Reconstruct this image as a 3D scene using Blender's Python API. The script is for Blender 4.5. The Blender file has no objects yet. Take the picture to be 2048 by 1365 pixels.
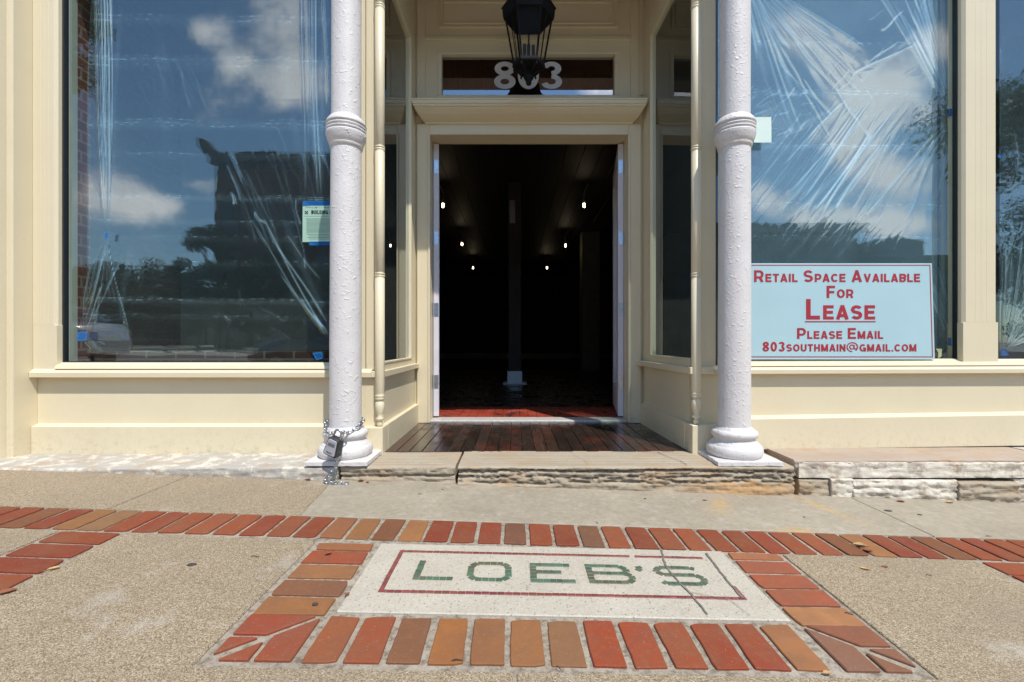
import bpy, bmesh, math, random
import numpy as np
from mathutils import Vector, noise as mnoise
R = math.radians
sc = bpy.context.scene
rng = random.Random(7)

# ------------------------------------------------------------------ camera
cam = bpy.data.cameras.new('camera'); cob = bpy.data.objects.new('camera', cam)
sc.collection.objects.link(cob); sc.camera = cob
cob.location = (0, 0, 0.85); cob.rotation_euler = (R(90), 0, 0)
cam.sensor_width = 36; cam.lens = 36 * 910 / 2048; cam.shift_x = -6 / 2048
cam.clip_start = 0.05; cam.clip_end = 900

# ------------------------------------------------------------------ sky, sun, exposure
SUN = Vector((0.57, -1.0, 2.0)).normalized()
EL = math.asin(SUN.z); AZ = math.atan2(SUN.x, SUN.y)
sc.view_settings.view_transform = 'Standard'; sc.view_settings.look = 'None'
sc.view_settings.exposure = 0.74; sc.view_settings.gamma = 1
w = bpy.data.worlds.new('World'); sc.world = w; w.use_nodes = True
T = w.node_tree; T.nodes.clear()
def N(t, kind, **kw):
    n = t.nodes.new(kind)
    for k, v in kw.items(): setattr(n, k, v)
    return n
def mth(t, op, a, b=None, clamp=False):
    n = t.nodes.new('ShaderNodeMath'); n.operation = op; n.use_clamp = clamp
    for i, x in enumerate((a, b)):
        if x is None: continue
        if isinstance(x, (int, float)): n.inputs[i].default_value = x
        else: t.links.new(x, n.inputs[i])
    return n.outputs[0]
sky = N(T, 'ShaderNodeTexSky', sky_type='NISHITA', sun_disc=False, sun_elevation=EL, sun_rotation=AZ,
        air_density=1.0, dust_density=0.2, ozone_density=3.0)
tc = N(T, 'ShaderNodeTexCoord'); sp = N(T, 'ShaderNodeSeparateXYZ'); T.links.new(tc.outputs['Generated'], sp.inputs[0])
ny = mth(T, 'MAXIMUM', mth(T, 'MULTIPLY', sp.outputs[1], -1), 0.08)
px = mth(T, 'DIVIDE', sp.outputs[0], ny); pz = mth(T, 'DIVIDE', sp.outputs[2], ny)
cb = N(T, 'ShaderNodeCombineXYZ'); T.links.new(px, cb.inputs[0]); T.links.new(pz, cb.inputs[1])
n1 = N(T, 'ShaderNodeTexNoise'); n1.inputs['Scale'].default_value = 6.5; n1.inputs['Detail'].default_value = 9
n1.inputs['Roughness'].default_value = 0.6; T.links.new(cb.outputs[0], n1.inputs['Vector'])
n2 = N(T, 'ShaderNodeTexNoise'); n2.inputs['Scale'].default_value = 2.2; n2.inputs['Detail'].default_value = 4
T.links.new(cb.outputs[0], n2.inputs['Vector'])
# cumulus banks standing in the sky across the street: direction (x/-y, z/-y), radius, weight
BANKS = [(560,70,85,120,.9),(470,120,45,40,.6),(600,175,70,45,.95),(410,65,38,34,.8),(225,390,90,60,1.),(330,410,60,26,.6),
 (385,368,48,18,.55),(1590,55,55,45,.95),(1655,115,60,55,1.),(1715,185,50,50,.95),(1800,150,60,50,.8),(1880,85,60,40,1.),
 (1790,215,80,60,.9),(1700,260,70,60,.8),(1760,350,90,60,.95),(1560,310,60,70,.45),(1650,440,90,28,.95),(1800,450,80,30,1.),(1530,400,50,30,.7),
 (1950,200,60,80,.6),(1180,180,60,20,.7),(-300,200,400,120,.8),(2500,250,300,160,.9),(1050,-300,300,200,.8),(800,520,150,50,.8)]
tot = None
for (u, v, ru, rv, wt) in BANKS:
    a = mth(T, 'MULTIPLY', mth(T, 'SUBTRACT', px, (u - 1030) / 910), 910 / ru)
    b = mth(T, 'MULTIPLY', mth(T, 'SUBTRACT', pz, (682 - v) / 910), 910 / rv)
    e = mth(T, 'MULTIPLY', mth(T, 'EXPONENT', mth(T, 'MULTIPLY', mth(T, 'ADD', mth(T, 'MULTIPLY', a, a), mth(T, 'MULTIPLY', b, b)), -1)), wt)
    tot = e if tot is None else mth(T, 'ADD', tot, e)
den = mth(T, 'ADD', mth(T, 'MULTIPLY', tot, 0.9), mth(T, 'MULTIPLY', mth(T, 'SUBTRACT', n1.outputs[0], 0.5), 2.1))
mr = N(T, 'ShaderNodeMapRange', interpolation_type='SMOOTHSTEP'); T.links.new(den, mr.inputs[0])
mr.inputs[1].default_value = 0.22; mr.inputs[2].default_value = 0.95
cloudc = N(T, 'ShaderNodeMixRGB'); T.links.new(n2.outputs[0], cloudc.inputs[0])
cloudc.inputs[1].default_value = (6.0, 5.8, 6.2, 1); cloudc.inputs[2].default_value = (16.5, 15.2, 15.2, 1)
mixc = N(T, 'ShaderNodeMixRGB'); T.links.new(mth(T, 'MULTIPLY', mr.outputs[0], 0.9), mixc.inputs[0])
deep = N(T, 'ShaderNodeMixRGB', blend_type='MULTIPLY'); deep.inputs[0].default_value = 1; deep.inputs[2].default_value = (.84, .92, .94, 1)
T.links.new(sky.outputs[0], deep.inputs[1]); T.links.new(deep.outputs[0], mixc.inputs[1]); T.links.new(cloudc.outputs[0], mixc.inputs[2])
bg = N(T, 'ShaderNodeBackground'); bg.inputs[1].default_value = 0.14; T.links.new(mixc.outputs[0], bg.inputs[0])
wo = N(T, 'ShaderNodeOutputWorld'); T.links.new(bg.outputs[0], wo.inputs[0])
sl = bpy.data.lights.new('sun', 'SUN'); sl.energy = 2.9; sl.angle = R(0.5); sl.color = (1.0, 0.965, 0.91)
so = bpy.data.objects.new('sun', sl); sc.collection.objects.link(so)
so.rotation_euler = (-SUN).to_track_quat('-Z', 'Y').to_euler(); so.location = (6, -10, 20)
sc.cycles.transparent_max_bounces = 24; sc.cycles.max_bounces = 10

# ------------------------------------------------------------------ helpers
S = 0.033
def U(u, d): return (u - 1030) / 910 * d
def Z(v, d): return 0.85 + (682 - v) / 910 * d
def gz(x, y=0):                      # the pavement falls gently to the right
    return -S * max(-14.0, min(14.0, x))
def G(u, v):                         # a point of the sloping pavement
    d = 773.5 / (v - 682 - S * (u - 1030)); return ((u - 1030) / 910 * d, d)

class MB:
    def __init__(s):
        s.bm = bmesh.new(); s.cl = s.bm.faces.layers.float_color.new('Col')
    def colour(s, faces, c):
        for f in faces: f[s.cl] = (*c, 1)
    def box(s, x0, x1, y0, y1, z0, z1, b=0.0025, seg=1, col=None):
        t = bmesh.new(); bmesh.ops.create_cube(t, size=1)
        for v in t.verts:
            v.co = (x0 + (v.co.x + .5) * (x1 - x0), y0 + (v.co.y + .5) * (y1 - y0), z0 + (v.co.z + .5) * (z1 - z0))
        if b: bmesh.ops.bevel(t, geom=t.edges[:], offset=b, segments=seg, affect='EDGES', profile=.5)
        return s.take(t, col)
    def take(s, t, col=None, smooth=False):
        m = {v: s.bm.verts.new(v.co) for v in t.verts}; fs = []
        for f in t.faces:
            try: nf = s.bm.faces.new([m[v] for v in f.verts])
            except ValueError: continue
            nf.smooth = smooth or f.smooth; fs.append(nf)
        t.free()
        if col: s.colour(fs, col)
        return list(m.values())
    def poly(s, pts, smooth=False, col=None):
        f = s.bm.faces.new([s.bm.verts.new(p) for p in pts]); f.smooth = smooth
        if col: s.colour([f], col)
        return f
    def prism(s, pts, vec, b=0, col=None):          # closed outline swept along vec
        t = bmesh.new(); A = [t.verts.new(p) for p in pts]; vec = Vector(vec)
        B = [t.verts.new(Vector(p) + vec) for p in pts]; n = len(pts)
        t.faces.new(A[::-1]); t.faces.new(B)
        for i in range(n): t.faces.new((A[i], A[(i + 1) % n], B[(i + 1) % n], B[i]))
        bmesh.ops.recalc_face_normals(t, faces=t.faces[:])
        if b: bmesh.ops.bevel(t, geom=t.edges[:], offset=b, segments=1, affect='EDGES')
        return s.take(t, col)
    def rings(s, rr, smooth=True, cap=True):
        V = [[s.bm.verts.new(p) for p in r] for r in rr]; n = len(V[0])
        for a, b in zip(V, V[1:]):
            for i in range(n):
                f = s.bm.faces.new((a[i], a[(i + 1) % n], b[(i + 1) % n], b[i])); f.smooth = smooth
        if cap:
            s.bm.faces.new([s.bm.verts.new(v.co) for v in V[0]][::-1]); s.bm.faces.new([s.bm.verts.new(v.co) for v in V[-1]])
        return V
    def lathe(s, cx, cy, prof, seg=32, smooth=True, jit=0, tilt=(0, 0), ph=0):
        rr = []
        for (r, z) in prof:
            ring = []
            for i in range(seg):
                a = 2 * math.pi * i / seg + ph
                k = r + (jit * mnoise.noise(Vector((math.cos(a) * 4, math.sin(a) * 4, z * 14))) if jit else 0)
                ring.append((cx + k * math.cos(a) + tilt[0] * z, cy + k * math.sin(a) + tilt[1] * z, z))
            rr.append(ring)
        return s.rings(rr, smooth)
    def tube(s, pts, r, seg=8, closed=False):
        P = [Vector(p) for p in pts]; rr = []; n = len(P)
        up = Vector((0.123, .31, 1)).normalized()
        for i, p in enumerate(P):
            if closed: t = (P[(i + 1) % n] - P[i - 1]).normalized()
            else: t = (P[min(i + 1, n - 1)] - P[max(i - 1, 0)]).normalized()
            a = t.cross(up)
            if a.length < .05: a = t.cross(Vector((1, 0, 0)))
            a.normalize(); c = t.cross(a); rad = r[i] if isinstance(r, (list, tuple)) else r
            rr.append([p + rad * (math.cos(2 * math.pi * k / seg) * a + math.sin(2 * math.pi * k / seg) * c) for k in range(seg)])
        if closed: rr.append(rr[0]); s.rings(rr, True, False)
        else: s.rings(rr)
    def shear(s, x0, k):
        for v in s.bm.verts: v.co.z += k * (v.co.x - x0)
        return s
    def xf(s, fn):
        for v in s.bm.verts: v.co = fn(v.co)
        return s
    def mesh(s, name, mat, off=(0, 0, 0), fix=True):
        if fix: bmesh.ops.recalc_face_normals(s.bm, faces=s.bm.faces[:])
        me = bpy.data.meshes.new(name)
        for v in s.bm.verts: v.co -= Vector(off)
        s.bm.to_mesh(me); s.bm.free()
        if mat: me.materials.append(mat)
        return me
OFF = {}
def link(o, parent=None):
    sc.collection.objects.link(o)
    if parent is not None: o.parent = parent
    return o
def tag(o, label=None, cat=None, group=None, kind=None):
    if label: o['label'] = label
    if cat: o['category'] = cat
    if group: o['group'] = group
    if kind: o['kind'] = kind
    return o
def root(name, loc, label, cat, group=None):
    o = bpy.data.objects.new(name, None); o.location = loc; o.empty_display_size = .05
    link(o); OFF[o.name] = Vector(loc); return tag(o, label, cat, group)
def part(name, mb, mat, parent, label=None, fix=True):
    off = OFF[parent.name]
    o = bpy.data.objects.new(name, mb.mesh(name, mat, off, fix)); link(o, parent); OFF[o.name] = off
    if label: o['label'] = label
    return o
def solo(name, mb, mat, loc, label=None, cat=None, group=None, kind=None, fix=True):
    o = bpy.data.objects.new(name, mb.mesh(name, mat, loc, fix)); o.location = loc; link(o); OFF[o.name] = Vector(loc)
    return tag(o, label, cat, group, kind)
def npmesh(name, V, F, mat, smooth=True):
    me = bpy.data.meshes.new(name); V = np.asarray(V, np.float32); F = np.asarray(F, np.int32); k = F.shape[1]
    me.vertices.add(len(V)); me.vertices.foreach_set('co', V.ravel())
    me.loops.add(F.size); me.loops.foreach_set('vertex_index', F.ravel())
    me.polygons.add(len(F)); me.polygons.foreach_set('loop_start', np.arange(0, F.size, k, dtype=np.int32))
    me.polygons.foreach_set('use_smooth', np.full(len(F), smooth)); me.update(calc_edges=True); me.validate()
    if mat: me.materials.append(mat)
    return me
def text_mb(body, bold=0.0, depth=0.0):
    c = bpy.data.curves.new('lettering', 'FONT'); c.body = body; c.offset = bold; c.extrude = depth; c.resolution_u = 5
    o = bpy.data.objects.new('lettering', c); sc.collection.objects.link(o)
    bpy.context.view_layer.update()
    me = bpy.data.meshes.new_from_object(o.evaluated_get(bpy.context.evaluated_depsgraph_get()))
    bpy.data.objects.remove(o); bpy.data.curves.remove(c)
    V = [v.co.copy() for v in me.vertices]; F = [tuple(p.vertices) for p in me.polygons]; bpy.data.meshes.remove(me)
    return V, F

# ------------------------------------------------------------------ materials
def nodes(name):
    m = bpy.data.materials.new(name); m.use_nodes = True; t = m.node_tree
    b = t.nodes['Principled BSDF']; return m, t, b
def ramp(t, src, stops):
    r = N(t, 'ShaderNodeValToRGB'); t.links.new(src, r.inputs[0]); e = r.color_ramp.elements
    while len(e) < len(stops): e.new(.5)
    for k, (p, c) in zip(e, stops):
        k.position = p; k.color = (*c, 1) if len(c) == 3 else c
    return r.outputs[0]
def pos(t, stretch=(1, 1, 1)):
    g = N(t, 'ShaderNodeNewGeometry'); mp = N(t, 'ShaderNodeMapping'); mp.inputs['Scale'].default_value = stretch
    t.links.new(g.outputs['Position'], mp.inputs[0]); return mp.outputs[0]
def noi(t, vec, scale, detail=5, rough=.55):
    n = N(t, 'ShaderNodeTexNoise'); n.inputs['Scale'].default_value = scale; n.inputs['Detail'].default_value = detail
    n.inputs['Roughness'].default_value = rough; t.links.new(vec, n.inputs['Vector']); return n.outputs[0]
def mixc_(t, fac, a, b, mode='MIX'):
    n = N(t, 'ShaderNodeMixRGB', blend_type=mode)
    for i, x in enumerate((fac, a, b)):
        if isinstance(x, (int, float)): n.inputs[i].default_value = x
        elif isinstance(x, tuple): n.inputs[i].default_value = (*x, 1)
        else: t.links.new(x, n.inputs[i])
    return n.outputs[0]
def bumpn(t, b, h, strength, dist=.01):
    n = N(t, 'ShaderNodeBump'); n.inputs['Strength'].default_value = strength; n.inputs['Distance'].default_value = dist
    t.links.new(h, n.inputs['Height']); t.links.new(n.outputs[0], b.inputs['Normal'])
def M(name, c1, c2=None, scale=6, rough=.55, bump=0, bscale=60, bdist=.004, stretch=(1, 1, 1), metal=0, spec=.5, lo=.35, hi=.65, coat=0):
    m, t, b = nodes(name); p = pos(t, stretch); c2 = c2 or tuple(x * .9 for x in c1)
    t.links.new(ramp(t, noi(t, p, scale), [(lo, c1), (hi, c2)]), b.inputs['Base Color'])
    b.inputs['Roughness'].default_value = rough; b.inputs['Metallic'].default_value = metal
    b.inputs['Specular IOR Level'].default_value = spec; b.inputs['Coat Weight'].default_value = coat
    if bump: bumpn(t, b, noi(t, p, bscale, 4), bump, bdist)
    return m
def cream_mat():
    m, t, b = nodes('cream_paint'); p = pos(t)
    c = ramp(t, noi(t, p, 3, 4), [(.3, (.71, .622, .43)), (.7, (.68, .592, .405))])
    st = noi(t, pos(t, (14, 14, 1.2)), 5, 5)
    c = mixc_(t, mth(t, 'MULTIPLY', ramp(t, st, [(.62, (0, 0, 0)), (.8, (1, 1, 1))]), .16), c, (.5, .43, .3))
    sp_ = noi(t, p, 90, 2); c = mixc_(t, ramp(t, sp_, [(.74, (0, 0, 0)), (.78, (1, 1, 1))]), c, (.45, .38, .26))
    sz = N(t, 'ShaderNodeSeparateXYZ'); t.links.new(p, sz.inputs[0])
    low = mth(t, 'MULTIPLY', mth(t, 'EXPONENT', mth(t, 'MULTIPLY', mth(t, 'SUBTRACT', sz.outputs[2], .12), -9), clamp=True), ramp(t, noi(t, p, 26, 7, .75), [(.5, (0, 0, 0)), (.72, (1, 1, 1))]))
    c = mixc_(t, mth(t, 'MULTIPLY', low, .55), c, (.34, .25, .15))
    t.links.new(c, b.inputs['Base Color']); b.inputs['Roughness'].default_value = .42
    h = mth(t, 'ADD', noi(t, p, 28, 3), mth(t, 'MULTIPLY', noi(t, pos(t, (6, 6, 90)), 4, 2), .5))
    bumpn(t, b, h, .12, .004); return m
CREAM = cream_mat()
IRON = None
def iron_mat():
    m, t, b = nodes('white_iron_paint'); p = pos(t)
    c = ramp(t, noi(t, p, 9, 5), [(.3, (.68, .645, .615)), (.7, (.62, .585, .555))])
    c = mixc_(t, ramp(t, noi(t, p, 55, 4), [(.70, (0, 0, 0)), (.76, (1, 1, 1))]), c, (.45, .38, .34))
    t.links.new(c, b.inputs['Base Color']); b.inputs['Roughness'].default_value = .5
    h = mth(t, 'ADD', noi(t, p, 95, 5, .6), mth(t, 'MULTIPLY', ramp(t, noi(t, p, 45, 2), [(.58, (0, 0, 0)), (.75, (1, 1, 1))]), 1.1))
    bumpn(t, b, h, .6, .004); return m
IRON = iron_mat()
def attr_mat(name, rough=.6, vs=14, var=.35, bump=.3, bscale=70, stretch=(1, 1, 1), spec=.5, dist=.003, dark=(.12, .07, .05)):
    m, t, b = nodes(name); a = N(t, 'ShaderNodeAttribute', attribute_name='Col'); p = pos(t, stretch)
    f = ramp(t, noi(t, p, vs, 6, .6), [(.35, (0, 0, 0)), (.75, (1, 1, 1))])
    c = mixc_(t, mth(t, 'MULTIPLY', f, var), a.outputs['Color'], dark)
    c = mixc_(t, mth(t, 'MULTIPLY', ramp(t, noi(t, p, 5.5, 5), [(.42, (0, 0, 0)), (.62, (1, 1, 1))]), var), c, (.20, .085, .04))
    c = mixc_(t, mth(t, 'MULTIPLY', ramp(t, noi(t, p, 48, 7, .75), [(.5, (0, 0, 0)), (.66, (1, 1, 1))]), .13), c, (.30, .20, .13))
    c = mixc_(t, ramp(t, noi(t, p, 220, 3), [(.68, (0, 0, 0)), (.74, (.6, .6, .6))]), c, (.5, .42, .34))
    t.links.new(c, b.inputs['Base Color']); b.inputs['Roughness'].default_value = rough; b.inputs['Specular IOR Level'].default_value = spec
    bumpn(t, b, noi(t, p, bscale, 6, .65), bump, dist); return m
BRICK = attr_mat('paving_brick', rough=.8, var=.4, bump=.3, spec=.2)
def aggregate_mat():
    m, t, b = nodes('pebble_aggregate'); p = pos(t)
    vo = N(t, 'ShaderNodeTexVoronoi'); vo.inputs['Scale'].default_value = 330; t.links.new(p, vo.inputs['Vector'])
    peb = ramp(t, N_sep(t, vo.outputs['Color']), [(0, (.15, .10, .055)), (.35, (.275, .205, .122)), (.7, (.36, .28, .178)), (1, (.50, .42, .305))])
    big = noi(t, p, 2.2, 6, .6)
    c = mixc_(t, mth(t, 'MULTIPLY', ramp(t, big, [(.4, (0, 0, 0)), (.72, (1, 1, 1))]), .45), peb, (.22, .175, .12))
    c = mixc_(t, mth(t, 'MULTIPLY', ramp(t, noi(t, p, 5, 5), [(.6, (0, 0, 0)), (.75, (1, 1, 1))]), .35), c, (.55, .52, .46))
    t.links.new(c, b.inputs['Base Color']); b.inputs['Roughness'].default_value = .8
    h = mth(t, 'ADD', mth(t, 'MULTIPLY', vo.outputs['Distance'], -1.3), mth(t, 'MULTIPLY', noi(t, p, 60, 4), .8))
    bumpn(t, b, h, .7, .0025); return m
def N_sep(t, c):
    s_ = N(t, 'ShaderNodeSeparateColor'); t.links.new(c, s_.inputs[0]); return s_.outputs[0]
def blob(t, cx, cy, rx, ry, rot=0):
    g = N(t, 'ShaderNodeNewGeometry'); s_ = N(t, 'ShaderNodeSeparateXYZ'); t.links.new(g.outputs['Position'], s_.inputs[0])
    x = mth(t, 'SUBTRACT', s_.outputs[0], cx); y = mth(t, 'SUBTRACT', s_.outputs[1], cy); c, q = math.cos(rot), math.sin(rot)
    a = mth(t, 'DIVIDE', mth(t, 'ADD', mth(t, 'MULTIPLY', x, c), mth(t, 'MULTIPLY', y, q)), rx)
    b = mth(t, 'DIVIDE', mth(t, 'SUBTRACT', mth(t, 'MULTIPLY', y, c), mth(t, 'MULTIPLY', x, q)), ry)
    return mth(t, 'EXPONENT', mth(t, 'MULTIPLY', mth(t, 'ADD', mth(t, 'MULTIPLY', a, a), mth(t, 'MULTIPLY', b, b)), -1))
def concrete_mat(name='smooth_concrete', a=(.36, .31, .228), c2=(.285, .24, .172), stains=True):
    m, t, b = nodes(name); p = pos(t)
    c = ramp(t, noi(t, p, 3, 8, .65), [(.3, a), (.7, c2)])
    c = mixc_(t, mth(t, 'MULTIPLY', ramp(t, noi(t, pos(t, (1, 5, 1)), 9, 6), [(.55, (0, 0, 0)), (.8, (1, 1, 1))]), .35), c, (.25, .21, .155))
    c = mixc_(t, ramp(t, noi(t, p, 300, 2), [(.62, (0, 0, 0)), (.75, (.7, .7, .7))]), c, (.22, .18, .14))
    if stains:
        for (u, v, rx, ry, ro) in ((1440, 1012, .05, .13, -.5), (1640, 1015, .03, .2, .25), (500, 1018, .07, .1, 0), (1590, 1062, .1, .03, 0)):
            x, y = G(u, v); f = mth(t, 'MULTIPLY', blob(t, x, y, rx, ry, ro), mth(t, 'MULTIPLY', noi(t, p, 20, 4), 1.2))
            c = mixc_(t, f, c, (.46, .30, .11))
    c = mixc_(t, mth(t, 'MULTIPLY', ramp(t, noi(t, p, 38, 7, .75), [(.46, (0, 0, 0)), (.60, (1, 1, 1))]), .8 if not stains else .25), c, (.13, .10, .066))
    c = mixc_(t, mth(t, 'MULTIPLY', ramp(t, noi(t, p, 17, 7, .7), [(.52, (0, 0, 0)), (.68, (1, 1, 1))]), .4), c, (.44, .41, .36))
    t.links.new(c, b.inputs['Base Color']); b.inputs['Roughness'].default_value = .75
    bumpn(t, b, noi(t, p, 140 if stains else 85, 6, .7), .3 if stains else .9, .002 if stains else .006); return m
def stone_mat(name, base, alt, layer, white=0.0, band=60):
    m, t, b = nodes(name); p = pos(t)
    ls = noi(t, pos(t, (1.2, 3, band)), 1.3, 8, .65)
    c = ramp(t, ls, [(.25, layer), (.45, base), (.62, alt), (.8, base)])
    g = N(t, 'ShaderNodeNewGeometry'); s_ = N(t, 'ShaderNodeSeparateXYZ'); t.links.new(g.outputs['Position'], s_.inputs[0])
    c = mixc_(t, mth(t, 'MULTIPLY', ramp(t, noi(t, p, 6, 6, .6), [(.5, (0, 0, 0)), (.7, (1, 1, 1))]), .6), c, (.40, .25, .13))
    c = mixc_(t, ramp(t, noi(t, p, 40, 6, .7), [(.6, (0, 0, 0)), (.72, (.8, .8, .8))]), c, (.19, .155, .12))
    if band == 55:
        fz = ramp(t, mth(t, 'ADD', mth(t, 'MULTIPLY', s_.outputs[2], -9), mth(t, 'MULTIPLY', noi(t, p, 14, 5), 1.1)), [(.22, (0, 0, 0)), (.34, (1, 1, 1))])
        c = mixc_(t, mth(t, 'MULTIPLY', fz, blob(t, 1.35, 2.64, .3, .5)), c, (.46, .28, .13))
    if white:
        f = ramp(t, noi(t, p, 11, 8, .72), [(1 - white - .08, (0, 0, 0)), (1 - white + .04, (1, 1, 1))])
        c = mixc_(t, f, c, (.66, .60, .485))
        c = mixc_(t, ramp(t, noi(t, p, 75, 5, .7), [(.66, (0, 0, 0)), (.74, (.7, .7, .7))]), c, (.25, .21, .17))
    t.links.new(c, b.inputs['Base Color']); b.inputs['Roughness'].default_value = .85
    bumpn(t, b, mth(t, 'ADD', noi(t, p, 45, 8, .7), mth(t, 'MULTIPLY', ls, .9)), .6, .008); return m
def terrazzo_mat():
    m, t, b = nodes('white_terrazzo'); p = pos(t)
    c = ramp(t, noi(t, p, 5, 5), [(.3, (.42, .375, .295)), (.7, (.36, .315, .24))])
    vo = N(t, 'ShaderNodeTexVoronoi'); vo.inputs['Scale'].default_value = 95; t.links.new(p, vo.inputs['Vector'])
    pick = ramp(t, N_sep(t, vo.outputs['Color']), [(.74, (0, 0, 0)), (.76, (1, 1, 1))])
    near = ramp(t, vo.outputs['Distance'], [(.22, (1, 1, 1)), (.34, (0, 0, 0))])
    c = mixc_(t, mth(t, 'MULTIPLY', pick, near), c, (.16, .14, .115))
    v2 = N(t, 'ShaderNodeTexVoronoi'); v2.inputs['Scale'].default_value = 210; t.links.new(p, v2.inputs['Vector'])
    c = mixc_(t, mth(t, 'MULTIPLY', N_sep(t, v2.outputs['Color']), .22), c, (.80, .76, .68))
    c = mixc_(t, mth(t, 'MULTIPLY', ramp(t, noi(t, p, 14, 7, .7), [(.55, (0, 0, 0)), (.75, (1, 1, 1))]), .35), c, (.33, .28, .21))
    t.links.new(c, b.inputs['Base Color']); b.inputs['Roughness'].default_value = .6
    bumpn(t, b, noi(t, p, 130, 5, .7), .3, .002); return m
def glass_mat(name='window_glass', fac=.07, tint=(.86, .93, .90), graze=.9):
    m, t, b = nodes(name); t.nodes.remove(b); o = t.nodes['Material Output']
    tr = N(t, 'ShaderNodeBsdfTransparent'); tr.inputs[0].default_value = (*tint, 1)
    gl = N(t, 'ShaderNodeBsdfGlossy'); gl.inputs['Roughness'].default_value = 0.0; gl.inputs[0].default_value = (.93, .97, 1, 1)
    lw = N(t, 'ShaderNodeLayerWeight'); lw.inputs[0].default_value = .5
    f = mth(t, 'ADD', mth(t, 'MULTIPLY', mth(t, 'POWER', lw.outputs['Facing'], 4.0), graze), fac, clamp=True)
    mx = N(t, 'ShaderNodeMixShader'); t.links.new(f, mx.inputs[0]); t.links.new(tr.outputs[0], mx.inputs[1]); t.links.new(gl.outputs[0], mx.inputs[2])
    t.links.new(mx.outputs[0], o.inputs[0]); return m
def film_mat(name, milk=.06, gloss=.16, col=(.62, .84, .96)):
    m, t, b = nodes(name); t.nodes.remove(b); o = t.nodes['Material Output']
    tr = N(t, 'ShaderNodeBsdfTransparent'); tr.inputs[0].default_value = (.86, .92, .92, 1)
    g1 = N(t, 'ShaderNodeBsdfGlossy'); g1.inputs['Roughness'].default_value = .0; g1.inputs[0].default_value = (.94, .98, 1, 1)
    g2 = N(t, 'ShaderNodeBsdfGlossy'); g2.inputs['Roughness'].default_value = .30; g2.inputs[0].default_value = (.94, .98, 1, 1)
    df = N(t, 'ShaderNodeBsdfTranslucent'); df.inputs[0].default_value = (*col, 1)
    d2 = N(t, 'ShaderNodeBsdfDiffuse'); d2.inputs[0].default_value = (*col, 1)
    p = pos(t, (1.2, 1, 70)); lines = noi(t, p, 1.6, 6, .7)
    bn = N(t, 'ShaderNodeBump'); bn.inputs['Strength'].default_value = .12; bn.inputs['Distance'].default_value = .004
    t.links.new(mth(t, 'ADD', mth(t, 'MULTIPLY', lines, .6), mth(t, 'MULTIPLY', noi(t, pos(t), 22, 5, .6), .4)), bn.inputs['Height'])
    for n in (g2, df, d2): t.links.new(bn.outputs[0], n.inputs['Normal'])
    fo = N(t, 'ShaderNodeAttribute', attribute_name='fold'); fold = fo.outputs['Fac']
    streak = mth(t, 'MULTIPLY', fold, mth(t, 'ADD', .35, mth(t, 'MULTIPLY', noi(t, pos(t, (1, 1, .8)), 60, 5, .7), 1.1)))
    cr = ramp(t, lines, [(.60, (0, 0, 0)), (.74, (1, 1, 1))])
    cl_ = ramp(t, noi(t, pos(t), 2.4, 4), [(.3, (.55, .55, .55)), (.7, (1.2, 1.2, 1.2))])
    fm = mth(t, 'ADD', mth(t, 'MULTIPLY', cl_, milk), mth(t, 'ADD', streak, mth(t, 'MULTIPLY', cr, .09)), clamp=True)
    md = N(t, 'ShaderNodeMixShader'); md.inputs[0].default_value = .65; t.links.new(df.outputs[0], md.inputs[1]); t.links.new(d2.outputs[0], md.inputs[2])
    m1 = N(t, 'ShaderNodeMixShader'); t.links.new(fm, m1.inputs[0]); t.links.new(tr.outputs[0], m1.inputs[1]); t.links.new(md.outputs[0], m1.inputs[2])
    m2 = N(t, 'ShaderNodeMixShader'); t.links.new(mth(t, 'ADD', .05, mth(t, 'MULTIPLY', fold, .35), clamp=True), m2.inputs[0]); t.links.new(m1.outputs[0], m2.inputs[1]); t.links.new(g2.outputs[0], m2.inputs[2])
    m3 = N(t, 'ShaderNodeMixShader'); m3.inputs[0].default_value = gloss; t.links.new(m2.outputs[0], m3.inputs[1]); t.links.new(g1.outputs[0], m3.inputs[2])
    t.links.new(m3.outputs[0], o.inputs[0]); return m
def wall_brick_mat(name, c1, c2, mortar, sc_=1.0, axis='xz'):
    m, t, b = nodes(name); g = N(t, 'ShaderNodeNewGeometry'); s_ = N(t, 'ShaderNodeSeparateXYZ'); t.links.new(g.outputs['Position'], s_.inputs[0])
    k = N(t, 'ShaderNodeCombineXYZ'); t.links.new(s_.outputs[0 if axis == 'xz' else 1], k.inputs[0]); t.links.new(s_.outputs[2], k.inputs[1])
    br = N(t, 'ShaderNodeTexBrick'); t.links.new(k.outputs[0], br.inputs['Vector'])
    br.inputs['Color1'].default_value = (*c1, 1); br.inputs['Color2'].default_value = (*c2, 1); br.inputs['Mortar'].default_value = (*mortar, 1)
    br.inputs['Scale'].default_value = sc_; br.inputs['Brick Width'].default_value = .21; br.inputs['Row Height'].default_value = .072; br.inputs['Mortar Size'].default_value = .008
    c = mixc_(t, mth(t, 'MULTIPLY', noi(t, pos(t), 8, 5), .5), br.outputs['Color'], tuple(x * .5 for x in c1))
    t.links.new(c, b.inputs['Base Color']); b.inputs['Roughness'].default_value = .85
    bumpn(t, b, mth(t, 'MULTIPLY', br.outputs['Fac'], -1), .6, .008); return m
AGG = aggregate_mat(); CONC = concrete_mat(); MORTAR = concrete_mat('pale_mortar', (.42, .36, .28), (.28, .235, .175), False)
GLASS = glass_mat()
BLACK = M('black_metal', (.012, .012, .014), (.02, .02, .022), rough=.4, spec=.3)
STEEL = M('zinc_steel', (.55, .57, .60), (.42, .44, .47), 30, rough=.3, metal=1, bump=.1)
TAPE = M('blue_tape', (.02, .26, .75), (.02, .21, .66), 40, rough=.6, bump=.3, bscale=160)
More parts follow.
